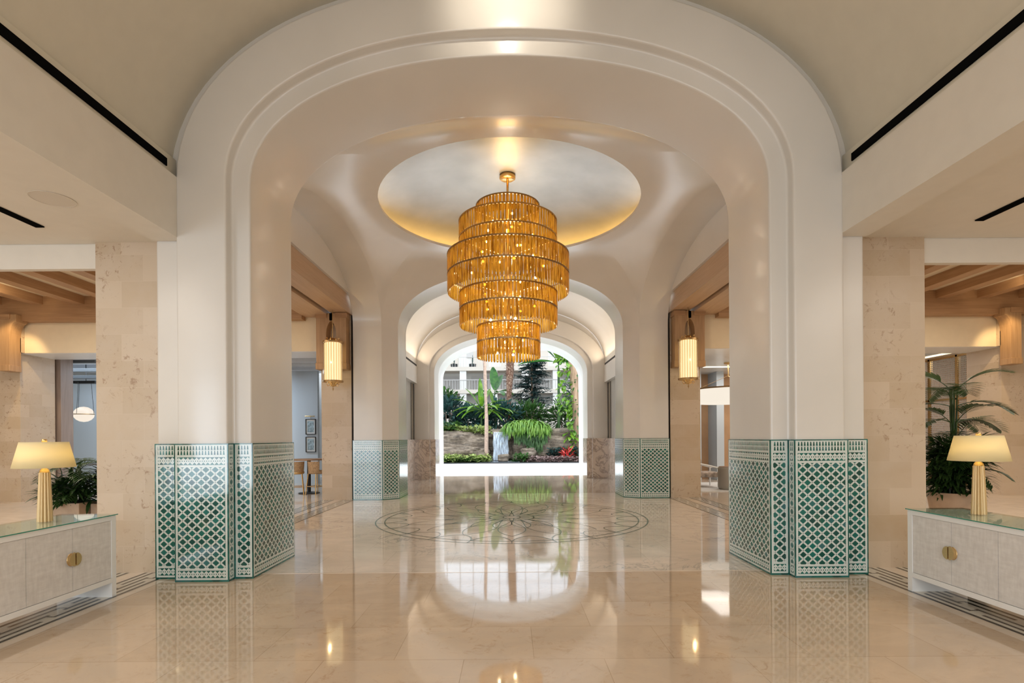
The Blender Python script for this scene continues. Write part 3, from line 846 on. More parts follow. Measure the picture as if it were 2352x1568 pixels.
# ================================================================== LANTERNS
def lantern(x, y, label):
    t = thing('hanging_lantern', (x, y, 2.75), label, 'lantern', None)
    c = (x, y, 0); z0, z1, r_ = 2.86, 3.78, .225
    MB().tube([(x, y, 4.55), (x, y, z1 + .05)], .008, 8).build('rod', 'bronze', t)
    for z in (z0, z1):
        autosmooth(MB().lathe([(r_ - .02, z - .018), (r_ + .012, z - .018), (r_ + .012, z + .018), (r_ - .02, z + .018)], c, 40, True).build('rim', 'bronze', t))
    MB().lathe([(.02, z0 + .02), (r_ - .042, z0 + .02), (r_ - .042, z1 - .02), (.02, z1 - .03)], c, 32).build('glow_core', 'lantern_glow', t, True)
    for k in range(22):
        a = 2 * PI * k / 22
        MB().tube([(x + (r_ - .02) * math.cos(a), y + (r_ - .02) * math.sin(a), z0), (x + (r_ - .02) * math.cos(a), y + (r_ - .02) * math.sin(a), z1)], .017, 6).build('crystal_rod', 'crystal', t)
    MB().lathe([(.0, z1 + .10), (.05, z1 + .10), (.09, z1 + .07), (.13, z1 + .02), (.16, z1)], c, 24).build('top_cap', 'brass', t, True)
    cr = MB()
    for k in range(8):
        a = 2 * PI * k / 8
        cr.tube([(x + q * math.cos(a), y + q * math.sin(a), z1 + h) for q, h in ((.13, .02), (.17, .06), (.15, .10), (.12, .085))], .007, 5)
        cr.tube([(x + q * math.cos(a), y + q * math.sin(a), z0 - h) for q, h in ((.10, .02), (.15, .07), (.12, .11), (.09, .09))], .007, 5)
    cr.build('scrolls', 'brass', t)
    MB().lathe([(.14, z0 - .01), (.12, z0 - .05), (.08, z0 - .07), (.075, z0 - .11), (.0, z0 - .13)], c, 24).build('bottom_cup', 'brass', t, True)
    MB().lathe([(.0, z0 - .13), (.012, z0 - .15), (.018, z0 - .18), (.006, z0 - .21), (.0, z0 - .24)], c, 10).build('finial', 'bronze', t, True)
    point('lantern_light', (x - math.copysign(.0, x), y - .34, 3.3), 7, (1, .66, .28), 0)
    point('lantern_light', (x, y + .28, 3.45), 9, (1, .60, .24), 0)
lantern(-4.20, 12.55, 'brass and crystal lantern glowing before the stone column on the left')
lantern(4.20, 12.55, 'brass and crystal lantern glowing before the stone column on the right')

# ================================================================== CREDENZAS AND TABLE LAMPS
def credenza(sx, side):
    X0, X1 = 3.83, 4.36; Y0, Y1 = 3.25, 5.14
    t = thing('credenza', (sx * 4.1, 4.2, 0), 'long white credenza with woven doors below the table lamp on the %s' % side, 'credenza')
    fr = MB()
    def bx(a, b_, *r_): fr.box(sx * a, sx * b_, *r_)
    bx(X0, X1, Y1 - .055, Y1, 0, .78); bx(X0, X1, Y0, Y0 + .055, 0, .78)
    bx(X0 + .0005, X1, Y0 + .055, Y1 - .055, .735, .78); bx(X0 + .0005, X1, Y0 + .055, Y1 - .055, .14, .185)
    fr.build('frame', 'white_lacquer', t)
    box('cabinet_back', sx * (X0 + .03), sx * (X1 - .01), Y0 + .055, Y1 - .055, .185, .735, 'white_lacquer', t)
    ys = [5.085 - .4455 * k for k in range(5)]
    for k in range(4):
        ya, yb = ys[k + 1] + .002, ys[k] - .002
        d = box('door', sx * (X0 + .008), sx * (X0 + .032), ya, yb, .188, .732, 'raffia_weave', t)
        # half disc pull at the meeting edge
        edge, s_ = (ya, 1) if k % 2 == 0 else (yb, -1)
        pl = [(edge + s_ * (.006 + .052 * math.sin(a)), .465 + .055 * math.cos(a)) for a in [PI * q / 14 for q in range(15)]]
        n = len(pl); v = [(sx * xx, y, z) for xx in (X0 - .022, X0 + .008) for y, z in pl]
        f = [tuple(range(n)), tuple(range(2 * n - 1, n - 1, -1))] + [(q, (q + 1) % n, n + (q + 1) % n, n + q) for q in range(n)]
        h = mk('handle', v, f, 'brass', d); bevel(h, .003)
    v = []
    g = box('glass_top', sx * (X0 - .012), sx * (X1 + .012), Y0 - .012, Y1 + .012, .781, .791, 'table_glass', t)
    box('glass_edge', sx * (X0 - .0135), sx * (X0 - .0122), Y0 - .012, Y1 + .012, .782, .790, 'glass_edge', g)
credenza(-1, 'left'); credenza(1, 'right')

def table_lamp(x, y, label):
    z0 = .791
    t = thing('table_lamp', (x, y, z0), label, 'table lamp')
    # reeded tapering body
    n = 12; prof = [(0, .056), (.1, .053), (.25, .047), (.38, .042), (.43, .040)]
    v = []; f = []; q = n * 6
    for z, r_ in prof:
        for k in range(q):
            a = 2 * PI * k / q; rr = r_ * (.82 + .20 * abs(math.sin(n * a / 2)))
            v.append((x + rr * math.cos(a), y + rr * math.sin(a), z0 + z))
    for i in range(len(prof) - 1):
        for k in range(q): f.append((i * q + k, i * q + (k + 1) % q, (i + 1) * q + (k + 1) % q, (i + 1) * q + k))
    f.append(tuple(range(q - 1, -1, -1))); f.append(tuple((len(prof) - 1) * q + k for k in range(q)))
    autosmooth(mk('body', v, f, 'lamp_body', t), 50)
    c = (x, y, z0)
    MB().lathe([(.038, .43), (.034, .45), (.022, .465), (.02, .50), (.0, .50)], c, 20).build('neck', 'brass', t, True)
    MB().lathe([(.222, .475), (.170, .70), (.168, .70), (.220, .475)], c, 48, True).build('shade', 'shade_fabric', t, True)
    MB().lathe([(.0, .685), (.17, .685)], c, 48).build('shade_diffuser', 'shade_fabric', t)
    MB().lathe([(.0, .70), (.02, .70), (.02, .725), (.0, .727)], c, 16).build('finial', 'brass', t, True)
    MB().sphere((x, y, z0 + .58), .035, 12).build('bulb', 'lamp_bulb', t, True)
    point('lamp_light', (x, y, z0 + .57), 3.4, (1, .80, .46), .06)
simple('lamp_body', (.62, .44, .22), .35, .35)
table_lamp(-4.13, 4.70, 'reeded cream lamp with a tapered shade on the left credenza')
table_lamp(4.17, 4.74, 'reeded cream lamp with a tapered shade on the right credenza')

# ================================================================== CEILING FITTINGS
for sx, side in ((-1, 'left'), (1, 'right')):
    o = box('slot_diffuser', sx * 3.586, sx * 3.5985, -4, 5.57, 4.375, 4.455, 'slot_black')
    tag(o, 'long black air slot along the edge of the vault on the %s' % side, 'air vent')
    o = box('slot_diffuser', sx * 4.86, sx * 4.95, -3, 5.55, 3.728, 3.739, 'slot_black')
    tag(o, 'thin black slot in the flat aisle ceiling on the %s' % side, 'air vent')
o = MB().lathe([(0, 3.7375), (.168, 3.7375), (.168, 3.735), (.176, 3.735), (.176, 3.739)], (-4.23, 4.92, 0), 32).build('ceiling_speaker', 'grille')
tag(o, 'round flush speaker grille in the left aisle ceiling', 'speaker')
# ================================================================== PLANTS INDOORS
def frond(mb, base, az, length, rise, droop, nl=14, ll=.30, lw=.03, seg=10, hang=.4, spread=1.0):
    p = Vector(base); d = Vector((math.cos(az) * math.cos(rise), math.sin(az) * math.cos(rise), math.sin(rise)))
    pts = [p.copy()]; dirs = [d.copy()]
    for i in range(seg):
        d = (d + Vector((0, 0, -droop / seg))).normalized(); p = p + d * length / seg; pts.append(p.copy()); dirs.append(d.copy())
    mb.tube(pts, [.008 * (1 - .7 * i / seg) for i in range(seg + 1)], 4, False)
    for k in range(nl):
        u = .25 + .75 * k / (nl - 1); q = u * seg; i = min(seg - 1, int(q)); fr = q - i
        pos = pts[i].lerp(pts[i + 1], fr); dd = dirs[i]
        sd = dd.cross(Vector((0, 0, 1))).normalized()
        L_ = ll * (math.sin(PI * (.2 + .75 * u)) * .7 + .3)
        for s_ in (-1, 1):
            mb.leaf(pos, dd * (.55 + .5 * u) + sd * s_ * spread + Vector((0, 0, .1)), L_, lw, hang, 3, .1)
def palm_plant(name, x, y, ztop, h, spread, n, label, seed, pot, bush=30, mat='palm_green', tall=0):
    rr = random.Random(seed)
    t = thing(name, (x, y, 0), label, 'potted plant')
    if pot[0] == 'box':
        _, wx, wy = pot
        bevel(box('planter', x - wx / 2, x + wx / 2, y - wy / 2, y + wy / 2, 0, ztop, 'pot_clay', t), .012)
        box('soil', x - wx / 2 + .03, x + wx / 2 - .03, y - wy / 2 + .03, y + wy / 2 - .03, ztop - .02, ztop + .006, 'soil', t)
    else:
        r_ = pot[1]
        MB().lathe([(0, 0), (r_ * .72, 0), (r_ * .9, ztop * .5), (r_, ztop), (r_ - .03, ztop), (r_ - .04, ztop - .05), (0, ztop - .05)], (x, y, 0), 40).build('planter', 'pot_clay', t, True)
        MB().lathe([(0, ztop - .03), (r_ - .03, ztop - .03)], (x, y, 0), 30).build('soil', 'soil', t)
    fm_ = MB(); st = MB()
    for k in range(n):
        az = 2 * PI * k / n + rr.uniform(-.3, .3); hh = rr.uniform(.25, 1) * (h - ztop)
        bx_, by_ = x + rr.uniform(-.12, .12), y + rr.uniform(-.1, .1)
        top = (bx_ + .06 * math.cos(az), by_ + .06 * math.sin(az), ztop + hh * .6)
        st.tube([(bx_, by_, ztop - .02), top], [.014, .009], 6)
        frond(fm_, top, az, spread * rr.uniform(.75, 1.1), rr.uniform(.5, 1.1), rr.uniform(1.1, 1.7), 13, .28 * spread / .6, .032)
    for k in range(bush):
        az = rr.uniform(0, 2 * PI); rad = rr.uniform(.02, .30)
        b0 = (x + rad * math.cos(az), y + rad * math.sin(az), ztop + rr.uniform(0.0, .45) * (h - ztop))
        for q in range(6):
            a2 = az + rr.uniform(-1.2, 1.2)
            fm_.leaf(b0, (math.cos(a2), math.sin(a2), rr.uniform(-.1, 1.2)), rr.uniform(.22, .42), rr.uniform(.035, .07), rr.uniform(.3, 1.2), 4, .12)
    for k in range(tall):
        az = 2 * PI * k / max(1, tall) + .4; z1 = ztop + (h - ztop) * (.62 + .3 * (k % 3) / 2)
        top = (x + .05 * math.cos(az), y + .05 * math.sin(az), z1)
        st.tube([(x, y, ztop), top], [.014, .010], 6)
        frond(fm_, top, az, .74, .95 if k % 2 else .5, 1.3, 24, .33, .030, 10, .25)
    st.build('stems', 'palm_green', t); fm_.build('foliage', mat, t)
    return t
palm_plant('potted_palm', -7.42, 9.0, .47, 1.42, .60, 12, 'dark green palm in a taupe planter behind the left table lamp', 3, ('box', .58, .5), 60)
palm_plant('potted_palm', -6.88, 9.15, .44, 1.5, .50, 9, 'smaller dark palm in a planter against the left stone column', 8, ('box', .42, .42), 40)
palm_plant('potted_palm', 7.50, 9.0, .53, 2.42, .66, 15, 'tall feathery palm in a round brown pot behind the right table lamp', 5, ('pot', .38), 230, 'palm_green', 13)

# ================================================================== LEFT LOUNGE
t = thing('globe_pendant', (-13.27, 16.5, 2.32), 'oval glowing white pendant hung on thin cords in the left lounge', 'pendant lamp')
MB().sphere((-13.27, 16.5, 2.32), .27, 28, .88).build('globe', 'globe_glow', t, True)
MB().lathe([(.266, -.012), (.276, -.012), (.276, .012), (.266, .012)], (-13.27, 16.5, 2.32), 36, True).build('band', 'bronze', t, True)
cd = MB()
for a in (.3, 2.8, 4.7): cd.tube([(-13.27 + .268 * math.cos(a), 16.5 + .268 * math.sin(a), 2.33), (-13.27 + .2 * math.cos(a), 16.5 + .2 * math.sin(a), 3.3)], .006, 5)
cd.build('cords', 'black_metal', t)
box('mount', -13.6, -12.9, 16.47, 16.67, 3.28, 3.36, 'black_metal', t)
MB().tube([(-13.27, 16.6, 3.35), (-13.27, 16.6, 4.1)], .012, 6).build('hanger', 'black_metal', t)
for k, (z, y) in enumerate(((3.78, 15.2), (3.62, 15.9), (3.46, 16.3))):
    t = thing('steel_bar', (-13.2, y, z), '%s black steel bar of the three hung under the left lounge ceiling' % ('topmost', 'middle', 'lowest')[k], 'ceiling bar', 'steel bars under the lounge ceiling')
    box('bar', -14.6, -11.9, y, y + .12, z - .05, z + .05, 'steel_beam', t)
    hg = MB()
    for x in (-14.3, -12.3): hg.tube([(x, y + .06, z + .04), (x, y + .06, 4.1)], .012, 6)
    hg.build('hangers', 'steel_beam', t)
def picture(x, z, label):
    t = thing('framed_picture', (x, 17.99, z), label, 'picture')
    h, w_ = .26, .17
    fr = MB().box(x - w_, x + w_, 17.95, 17.995, z + h - .02, z + h).box(x - w_, x + w_, 17.95, 17.995, z - h, z - h + .02).box(x - w_, x - w_ + .02, 17.95, 17.995, z - h, z + h).box(x + w_ - .02, x + w_, 17.95, 17.995, z - h, z + h)
    fr.build('frame', 'black_metal', t)
    box('mat', x - w_ + .02, x + w_ - .02, 17.975, 17.995, z - h + .02, z + h - .02, 'white_lacquer', t)
    box('print', x - w_ + .06, x + w_ - .06, 17.97, 17.976, z - h + .07, z + h - .07, 'picture_art', t)
picture(-6.78, 1.92, 'upper of two black framed prints on the pale lounge wall')
picture(-6.78, 1.32, 'lower of two black framed prints on the pale lounge wall')
t = thing('picture_light', (-6.78, 17.9, 2.3), 'small brass picture light above the upper framed print', 'picture light')
MB().tube([(-6.92, 17.85, 2.27), (-6.60, 17.85, 2.27)], .018, 8).build('shade', 'brass', t)
MB().tube([(-6.78, 17.99, 2.2), (-6.78, 17.93, 2.3), (-6.78, 17.85, 2.28)], .008, 6).build('arm', 'brass', t)

t = thing('bar_table', (-5.62, 14.75, 0), 'high round bar table with a dark post seen past the left tiled pier', 'table')
MB().lathe([(0, .92), (.48, .92), (.48, .955), (0, .955)], (-5.62, 14.75, 0), 36).build('tabletop', 'oak_x', t)
MB().tube([(-5.62, 14.75, .02), (-5.62, 14.75, .92)], .05, 12).build('post', 'black_metal', t)
MB().lathe([(0, 0), (.28, 0), (.28, .02), (.06, .05), (0, .05)], (-5.62, 14.75, 0), 32).build('base', 'black_metal', t)
def stool(x, y, rz, label, mat):
    t = thing('bar_stool', (x, y, 0), label, 'stool'); t.rotation_euler = (0, 0, 0)
    C_ = lambda a, b_, z: (x + a * math.cos(rz) - b_ * math.sin(rz), y + a * math.sin(rz) + b_ * math.cos(rz), z)
    MB().lathe([(0, .56), (.20, .56), (.22, .60), (.20, .65), (0, .66)], (x, y, 0), 20).build('seat', mat, t, True)
    for sx, sy in ((-1, -1), (-1, 1), (1, -1), (1, 1)):
        MB().tube([C_(.15 * sx, .15 * sy, .57), C_(.20 * sx, .20 * sy, 0)], .014, 8).build('leg', 'brass', t)
    fr = MB()
    for a, b_ in (((-.185, -.185), (-.185, .185)), ((-.185, .185), (.185, .185)), ((.185, .185), (.185, -.185)), ((.185, -.185), (-.185, -.185))):
        fr.tube([C_(*a, .22), C_(*b_, .22)], .010, 6)
    fr.build('footrest', 'brass', t)
    v = []; f = []
    for i in range(13):
        a = rz + PI / 2 + (i / 12 - .5) * 2.4
        for rr_, z in ((.215, .62), (.235, .90), (.215, .90), (.195, .62)): v.append((x + rr_ * math.cos(a), y + rr_ * math.sin(a), z))
    for i in range(12):
        for k in range(4): f.append((i * 4 + k, i * 4 + (k + 1) % 4, i * 4 + 4 + (k + 1) % 4, i * 4 + 4 + k))
    f += [(0, 1, 2, 3), (51, 50, 49, 48)]
    mk('backrest', v, f, 'rattan', t)
stool(-5.82, 14.35, R(200), 'yellow seated bar stool with brass legs left of the bar table', 'brass')
stool(-5.30, 14.45, R(150), 'bar stool with a woven curved back right of the bar table', 'rattan')

# ================================================================== RIGHT LOUNGE
t = thing('ring_pendant', (6.55, 16.0, 2.72), 'large round pendant with a glowing pale fringe in the right lounge', 'pendant lamp')
c = (6.55, 16.0, 0)
MB().lathe([(.93, 2.90), (.955, 2.90), (.955, 2.94), (.93, 2.94)], c, 60, True).build('rim', 'bronze', t, True)
MB().lathe([(.94, 2.50), (.945, 2.50), (.945, 2.90), (.94, 2.90)], c, 60, True).build('fringe', 'ring_glow', t, True)
MB().tube([(6.55, 16, 3.3), (6.55, 16, 3.72)], .02, 8).build('rod', 'brass', t)
MB().lathe([(0, 3.72), (.12, 3.72), (.12, 3.68), (0, 3.68)], c, 20).build('canopy', 'brass', t)
cd = MB()
for a in (.5, 2.6, 4.7): cd.tube([(6.55, 16, 3.32), (6.55 + .94 * math.cos(a), 16 + .94 * math.sin(a), 2.94)], .006, 5)
cd.build('cords', 'brass', t)
o = box('rug', 4.9, 8.4, 14.35, 17.2, .003, .018, 'rug_white'); tag(o, 'white rug under the armchair in the right lounge', 'rug')
t = thing('armchair', (5.75, 15.8, .018), 'low armchair with patterned cushions and pale wooden arms in the right lounge', 'armchair')
bevel(box('seat_cushion', 5.42, 6.05, 15.5, 16.1, .30, .46, 'upholstery', t), .04, 3)
bevel(box('back_cushion', 5.38, 5.56, 15.5, 16.1, .46, .86, 'upholstery', t), .05, 3)
for y in (15.45, 16.15):
    MB().tube([(5.38, y, .72), (5.7, y, .66), (6.10, y, .56)], .025, 8).build('arm', 'white_lacquer', t)
for x in (5.45, 6.03):
    for y in (15.47, 16.13): MB().tube([(x, y, .6), (x, y, .018)], .022, 8).build('leg', 'white_lacquer', t)
t = thing('drum_table', (6.12, 14.85, .018), 'taupe drum side table beside the armchair in the right lounge', 'table')
MB().lathe([(0, .018), (.30, .018), (.33, .10), (.33, .60), (.31, .64), (0, .64)], (6.12, 14.85, 0), 36).build('drum', 'taupe_panel', t, True)
MB().lathe([(0, .641), (.30, .641), (.30, .655), (0, .655)], (6.12, 14.85, 0), 36).build('top', 'leather_brown', t)
struct(box('cove', 13.28, 13.48, 14.15, 18.95, 4.005, 4.15, 'white_plaster'))
# mesh screen with a gold frame
t = thing('metal_screen', (13.4, 16.8, 0), 'gold framed metal mesh screen lit from above behind the right palm', 'screen')
fr = MB()
for y in (14.3, 15.9, 16.95, 18.0, 18.95): fr.box(13.36, 13.46, y, y + .07, 0, 3.9)
for z in (0, 2.55, 3.84): fr.box(13.36, 13.46, 14.3, 19.0, z, z + .06)
fr.build('frame', 'brass', t)
ms = MB()
for k in range(93): ms.box(13.40, 13.412, 14.35 + k * .05, 14.368 + k * .05, .05, 3.85)
for k in range(60): ms.box(13.402, 13.414, 14.35, 19.0, .1 + k * .0625, .118 + k * .0625)
ms.build('mesh', 'linen', t)
o = box('light_strip', 13.30, 13.42, 14.2, 18.9, 3.97, 4.005, 'strip_cove'); tag(o, 'warm glowing cove line above the metal mesh screen', 'light strip')

# ================================================================== GARDEN BEYOND THE LAST ARCH
def G(px, py, Y): return Vector(((px - 1174) / 1220 * Y, Y, 1.5 - (py - 1005) / 1220 * Y))
struct(box('ground', -26, 26, 31.12, 75, -.3, .05, 'soil'))
struct(box('trim_18', -12, 12, 31.0, 31.12, 0, .06, 'black_metal'))
rr = random.Random(11)
from mathutils import noise as mnoise
def boulder(name, x0, x1, y0, y1, z0, z1, label, cat='rock', seed=0, rough=.16, parent=None, nx=34, ny=12, nz=16, group=None):
    """weathered, layered rock face: a rounded block pushed in and out by noise"""
    cx_, cy_, cz_ = (x0 + x1) / 2, (y0 + y1) / 2, (z0 + z1) / 2
    hx, hy, hz = (x1 - x0) / 2, (y1 - y0) / 2, (z1 - z0) / 2
    v = []; f = []; nu, nv = 56, 22
    for i in range(nv + 1):
        ph = -PI / 2 + PI * i / nv
        for k in range(nu):
            th = 2 * PI * k / nu
            c_, s_ = math.cos(th), math.sin(th)
            sq = lambda q, e: math.copysign(abs(q) ** e, q)
            x = hx * sq(math.cos(ph), .35) * sq(c_, .45); y = hy * sq(math.cos(ph), .35) * sq(s_, .45); z = hz * sq(math.sin(ph), .5)
            q = Vector((x * .8 + seed, y * .8, z * 2.6))
            dn = mnoise.fractal(q, .9, 2.1, 4) * rough * 2 + .10 * math.sin((z + mnoise.noise(q * .5) * .3) * 17) * rough * 2
            s2 = 1 + dn / max(.25, min(hx, hy))
            v.append((cx_ + x + (x / hx) * dn, cy_ + y + (y / hy) * dn * 1.2, max(z0, cz_ + z + (z / hz) * dn * .5)))
    for i in range(nv):
        for k in range(nu): f.append((i * nu + k, i * nu + (k + 1) % nu, (i + 1) * nu + (k + 1) % nu, (i + 1) * nu + k))
    o = mk(name, v, f, 'rock', parent, True)
    if parent is None: tag(o, label, cat, group)
    return o
boulder('boulder', -6.2, -1.45, 32.9, 35.2, .05, 1.95, 'long layered brown rock face behind the slim palm trunk, left of the waterfall', seed=3)
boulder('boulder', -6.0, -1.5, 32.5, 33.6, .05, .95, 'lower rock ledge with dark cracks at the foot of the left rock face', seed=9)
boulder('boulder', -1.75, .25, 33.4, 35.4, 1.55, 2.08, 'flat capstone that the waterfall pours over', seed=14, rough=.08)
boulder('boulder', -1.6, .6, 34.0, 35.2, .05, 1.7, 'dark recessed rock behind the falling water', seed=21)
boulder('boulder', .05, 2.6, 33.1, 35.0, .05, 1.5, 'brown stacked rock under the hanging fern, right of the waterfall', seed=31)
boulder('boulder', 2.0, 6.3, 33.0, 35.4, .05, 2.05, 'long grey topped rock face at the right end of the garden wall', seed=41)
boulder('boulder', .55, 1.5, 32.5, 33.3, .05, .85, 'small tan stepped rock at the foot of the hanging fern', seed=52, rough=.1)
boulder('boulder', -.82, -.16, 31.5, 32.0, .05, .50, 'small upright pale rock in front of the waterfall', seed=61, rough=.06)
# falling water
v = []; f = []
for i in range(25):
    x = -1.12 + .95 * i / 24
    for k in range(13):
        u = k / 12; v.append((x + .02 * math.sin(i * 2.1 + k), 33.35 - .42 * math.sqrt(u) - .05 * math.sin(i * 1.7), 1.86 - 1.76 * u))
for i in range(24):
    for k in range(12): f.append((i * 13 + k, i * 13 + 13 + k, i * 13 + 14 + k, i * 13 + k + 1))
o = mk('waterfall', v, f, 'water', smooth=True); tag(o, 'thin curtain of water falling from the flat capstone', 'waterfall', kind='stuff')
o = box('pool', -1.9, .5, 31.3, 33.9, .05, .075, 'window_glass_dark'); tag(o, 'dark shallow pool under the waterfall', 'pool')

def shrub(name, c, rx, ry, rz, n, ll, lw, mat, label, cat='shrub', seed=0, stems=True, group=None, kind=None, up=.5, droop=.6, z0=None, stemmat='trunk_smooth', hollow=.45):
    r_ = random.Random(seed)
    base = (c[0], c[1], c[2] - rz if z0 is None else z0)
    lf = MB()
    for k in range(n):
        a = r_.uniform(0, 2 * PI); e = math.asin(r_.uniform(-.75, 1)); q = r_.uniform(hollow, 1) * (1 + .18 * math.sin(a * 3 + seed))
        d = Vector((math.cos(a) * math.cos(e), math.sin(a) * math.cos(e), math.sin(e)))
        p = Vector((c[0] + rx * q * d.x, c[1] + ry * q * d.y, c[2] + rz * q * d.z))
        if p.z < base[2]: p.z = base[2] + .02
        dd = d + Vector((r_.uniform(-.5, .5), r_.uniform(-.5, .5), up + r_.uniform(-.5, .5)))
        lf.leaf(p, dd, ll * r_.uniform(.6, 1.2), lw * r_.uniform(.7, 1.2), droop * r_.uniform(.3, 1.5), 3, .12, twist=r_.uniform(-.7, .7))
    if not stems:
        o = lf.build(name, mat); return tag(o, label, cat, group, kind)
    t = thing(name, base, label, cat, group)
    sm = MB()
    for k in range(5):
        a = 2 * PI * k / 5 + r_.random()
        sm.tube([base, (c[0] + rx * .3 * math.cos(a), c[1] + ry * .3 * math.sin(a), c[2]), (c[0] + rx * .6 * math.cos(a), c[1] + ry * .6 * math.sin(a), c[2] + rz * .5)], [.05, .03, .012], 5)
    sm.build('stems', stemmat, t); lf.build('foliage', mat, t)
    return t
# low planting at the kerb and on the rocks
def cover(x0, x1, y0, y1, z0, zh, n, ll, lw, mat, label, cat, seed, zf=None):
    r_ = random.Random(seed); lf = MB()
    for k in range(n):
        x = r_.uniform(x0, x1); y = r_.uniform(y0, y1); a = r_.uniform(0, 2 * PI)
        z = (zf(x, y) if zf else z0) + r_.uniform(0, zh)
        for q in range(3):
            a2 = a + q * 2.1
            lf.leaf((x, y, z), (math.cos(a2), math.sin(a2), r_.uniform(.3, 1.5)), ll * r_.uniform(.6, 1.2), lw * r_.uniform(.7, 1.2), r_.uniform(.4, 1.4), 3, .12)
    o = lf.build(cat.replace(' ', '_'), mat); return tag(o, label, cat, kind='stuff')
cover(-4.9, -1.25, 31.25, 32.2, .05, .42, 260, .26, .12, 'leaf_lime', 'yellow green leafy ground cover along the kerb left of the waterfall', 'ground cover', 1)
cover(-4.9, -1.3, 31.3, 32.3, .05, .22, 160, .24, .12, 'leaf_mid', 'darker green low leaves mixed along the left kerb', 'low foliage', 2)
cover(.1, 1.0, 31.4, 32.2, .05, .42, 60, .28, .13, 'leaf_mid', 'small green plants right of the pale upright rock', 'small plants', 3)
cover(.9, 4.4, 31.25, 32.2, .05, .30, 260, .20, .10, 'leaf_pink', 'pink and bronze leafed bedding along the right kerb', 'bedding plants', 4)
cover(2.2, 4.3, 32.2, 32.9, .3, .55, 160, .24, .10, 'leaf_dark', 'dark green leaves at the foot of the right rock face', 'undergrowth', 5)
cover(-6.0, -1.3, 33.1, 34.6, 1.75, .45, 420, .30, .15, 'leaf_lime', 'variegated yellow leaves spilling over the left rock face', 'trailing plants', 6)
cover(-6.0, -3.2, 33.0, 34.4, 1.9, .6, 160, .30, .14, 'leaf_mid', 'green leaves growing on top of the left rock face', 'rock top foliage', 7)
shrub('red_plant', (3.35, 31.9, .45), .28, .25, .35, 40, .42, .07, 'leaf_red', 'bright red bromeliad in the right bedding', 'plant', 9, up=1.2, z0=.05, stems=False)
shrub('shrub', (-4.35, 35.6, 3.05), 1.25, 1.0, 1.25, 800, .42, .15, 'leaf_dark', 'dark blue green bush at the left edge of the garden', seed=12, z0=.05)
shrub('shrub', (-4.4, 36.6, 4.1), .9, .8, .7, 420, .35, .13, 'leaf_mid', 'fresh green bush top above the dark left bush', seed=13, z0=.05)
shrub('shrub', (-2.7, 35.6, 2.7), 1.2, .8, .85, 620, .48, .22, 'leaf_blue', 'blue green broad leaved bush behind the left rock face', seed=14, z0=.05)
shrub('shrub', (-.6, 36.0, 2.9), 1.35, .8, 1.05, 800, .42, .18, 'leaf_blue', 'blue green bush behind the waterfall capstone', seed=15, z0=.05)
shrub('shrub', (1.2, 36.5, 3.0), 1.2, .8, .95, 640, .36, .15, 'leaf_mid', 'mid green bush behind the hanging fern', seed=16, z0=.05)
shrub('shrub', (3.6, 35.8, 2.75), 1.3, .8, 1.1, 760, .36, .12, 'leaf_mid', 'green bush on the right behind the grey topped rock', seed=17, z0=.05)
shrub('shrub', (5.2, 36.6, 4.6), 1.2, .9, 2.6, 1100, .44, .14, 'leaf_dark', 'tall dark bush at the right edge behind the vine covered trunk', seed=18, z0=.05)

# hanging fern
t = thing('hanging_fern', (1.05, 33.1, 1.5), 'bright green mounded fern spilling over the rock right of the waterfall', 'fern')
lf = MB(); r_ = random.Random(77)
for k in range(800):
    a = r_.uniform(PI, 2 * PI) if r_.random() < .8 else r_.uniform(0, PI); x = .95 + r_.uniform(-1.15, 1.15)
    z = 1.95 + .60 * math.sqrt(max(0, 1 - ((x - .95) / 1.35) ** 2)) * r_.uniform(.4, 1)
    lf.leaf((x, 33.1 + .25 * math.sin(a) * r_.random(), z), (math.cos(a) * .8 + (x - .95) * .4, math.sin(a), r_.uniform(.1, 1.3)), r_.uniform(.55, 1.1), .085, r_.uniform(2.2, 3.6), 6, .12)
lf.build('fronds', 'leaf_fern', t)
lf = MB()
for k in range(300):
    x = 1.2 + r_.uniform(-1.0, 1.0)
    lf.leaf((x, 32.95, r_.uniform(1.5 - .55 * (abs(x - 1.45) < .45), 1.95)), (r_.uniform(-.6, .6), -1, .1), r_.uniform(.4, .7), .07, 3.2, 5, .1)
lf.build('hanging_fronds', 'leaf_mid', t)  # darker second layer, shade beneath the fern put into its colour

# trunks
def crown(t, c, n, ln, mat, seed, lw=.06, ll=.7):
    r_ = random.Random(seed); mb = MB()
    for k in range(n):
        frond(mb, c, 2 * PI * k / n + r_.uniform(-.2, .2), ln * r_.uniform(.8, 1.1), r_.uniform(.1, 1.0), r_.uniform(1.2, 2.0), 16, ll, lw, 8)
    mb.build('crown', mat, t)
t = thing('slim_palm', (-1.48, 31.9, .05), 'slim smooth grey palm trunk standing left of the waterfall', 'palm tree')
pts = [(-1.46, 31.9, .04), (-1.49, 31.9, .7), (-1.47, 31.9, 2.6), (-1.53, 31.9, 4.8), (-1.60, 31.9, 7.6), (-1.62, 31.9, 10)]
MB().tube(pts, [.19, .125, .115, .10, .095, .09], 14).build('trunk', 'trunk_smooth', t, True)
crown(t, (-1.62, 31.9, 10), 13, 1.7, 'palm_green', 5)
t = thing('shaggy_palm', (-.20, 36, .05), 'palm with a rough brown shaggy trunk behind the waterfall', 'palm tree')
pts = [(-.18, 36, .05), (-.16, 36, 3.4), (-.12, 36, 4.4), (-.05, 36, 6), (0, 36, 8), (.1, 36, 11)]
MB().tube(pts, [.16, .15, .17, .26, .27, .25], 16).build('trunk', 'trunk_shaggy', t, True)
sh = MB(); r_ = random.Random(3)
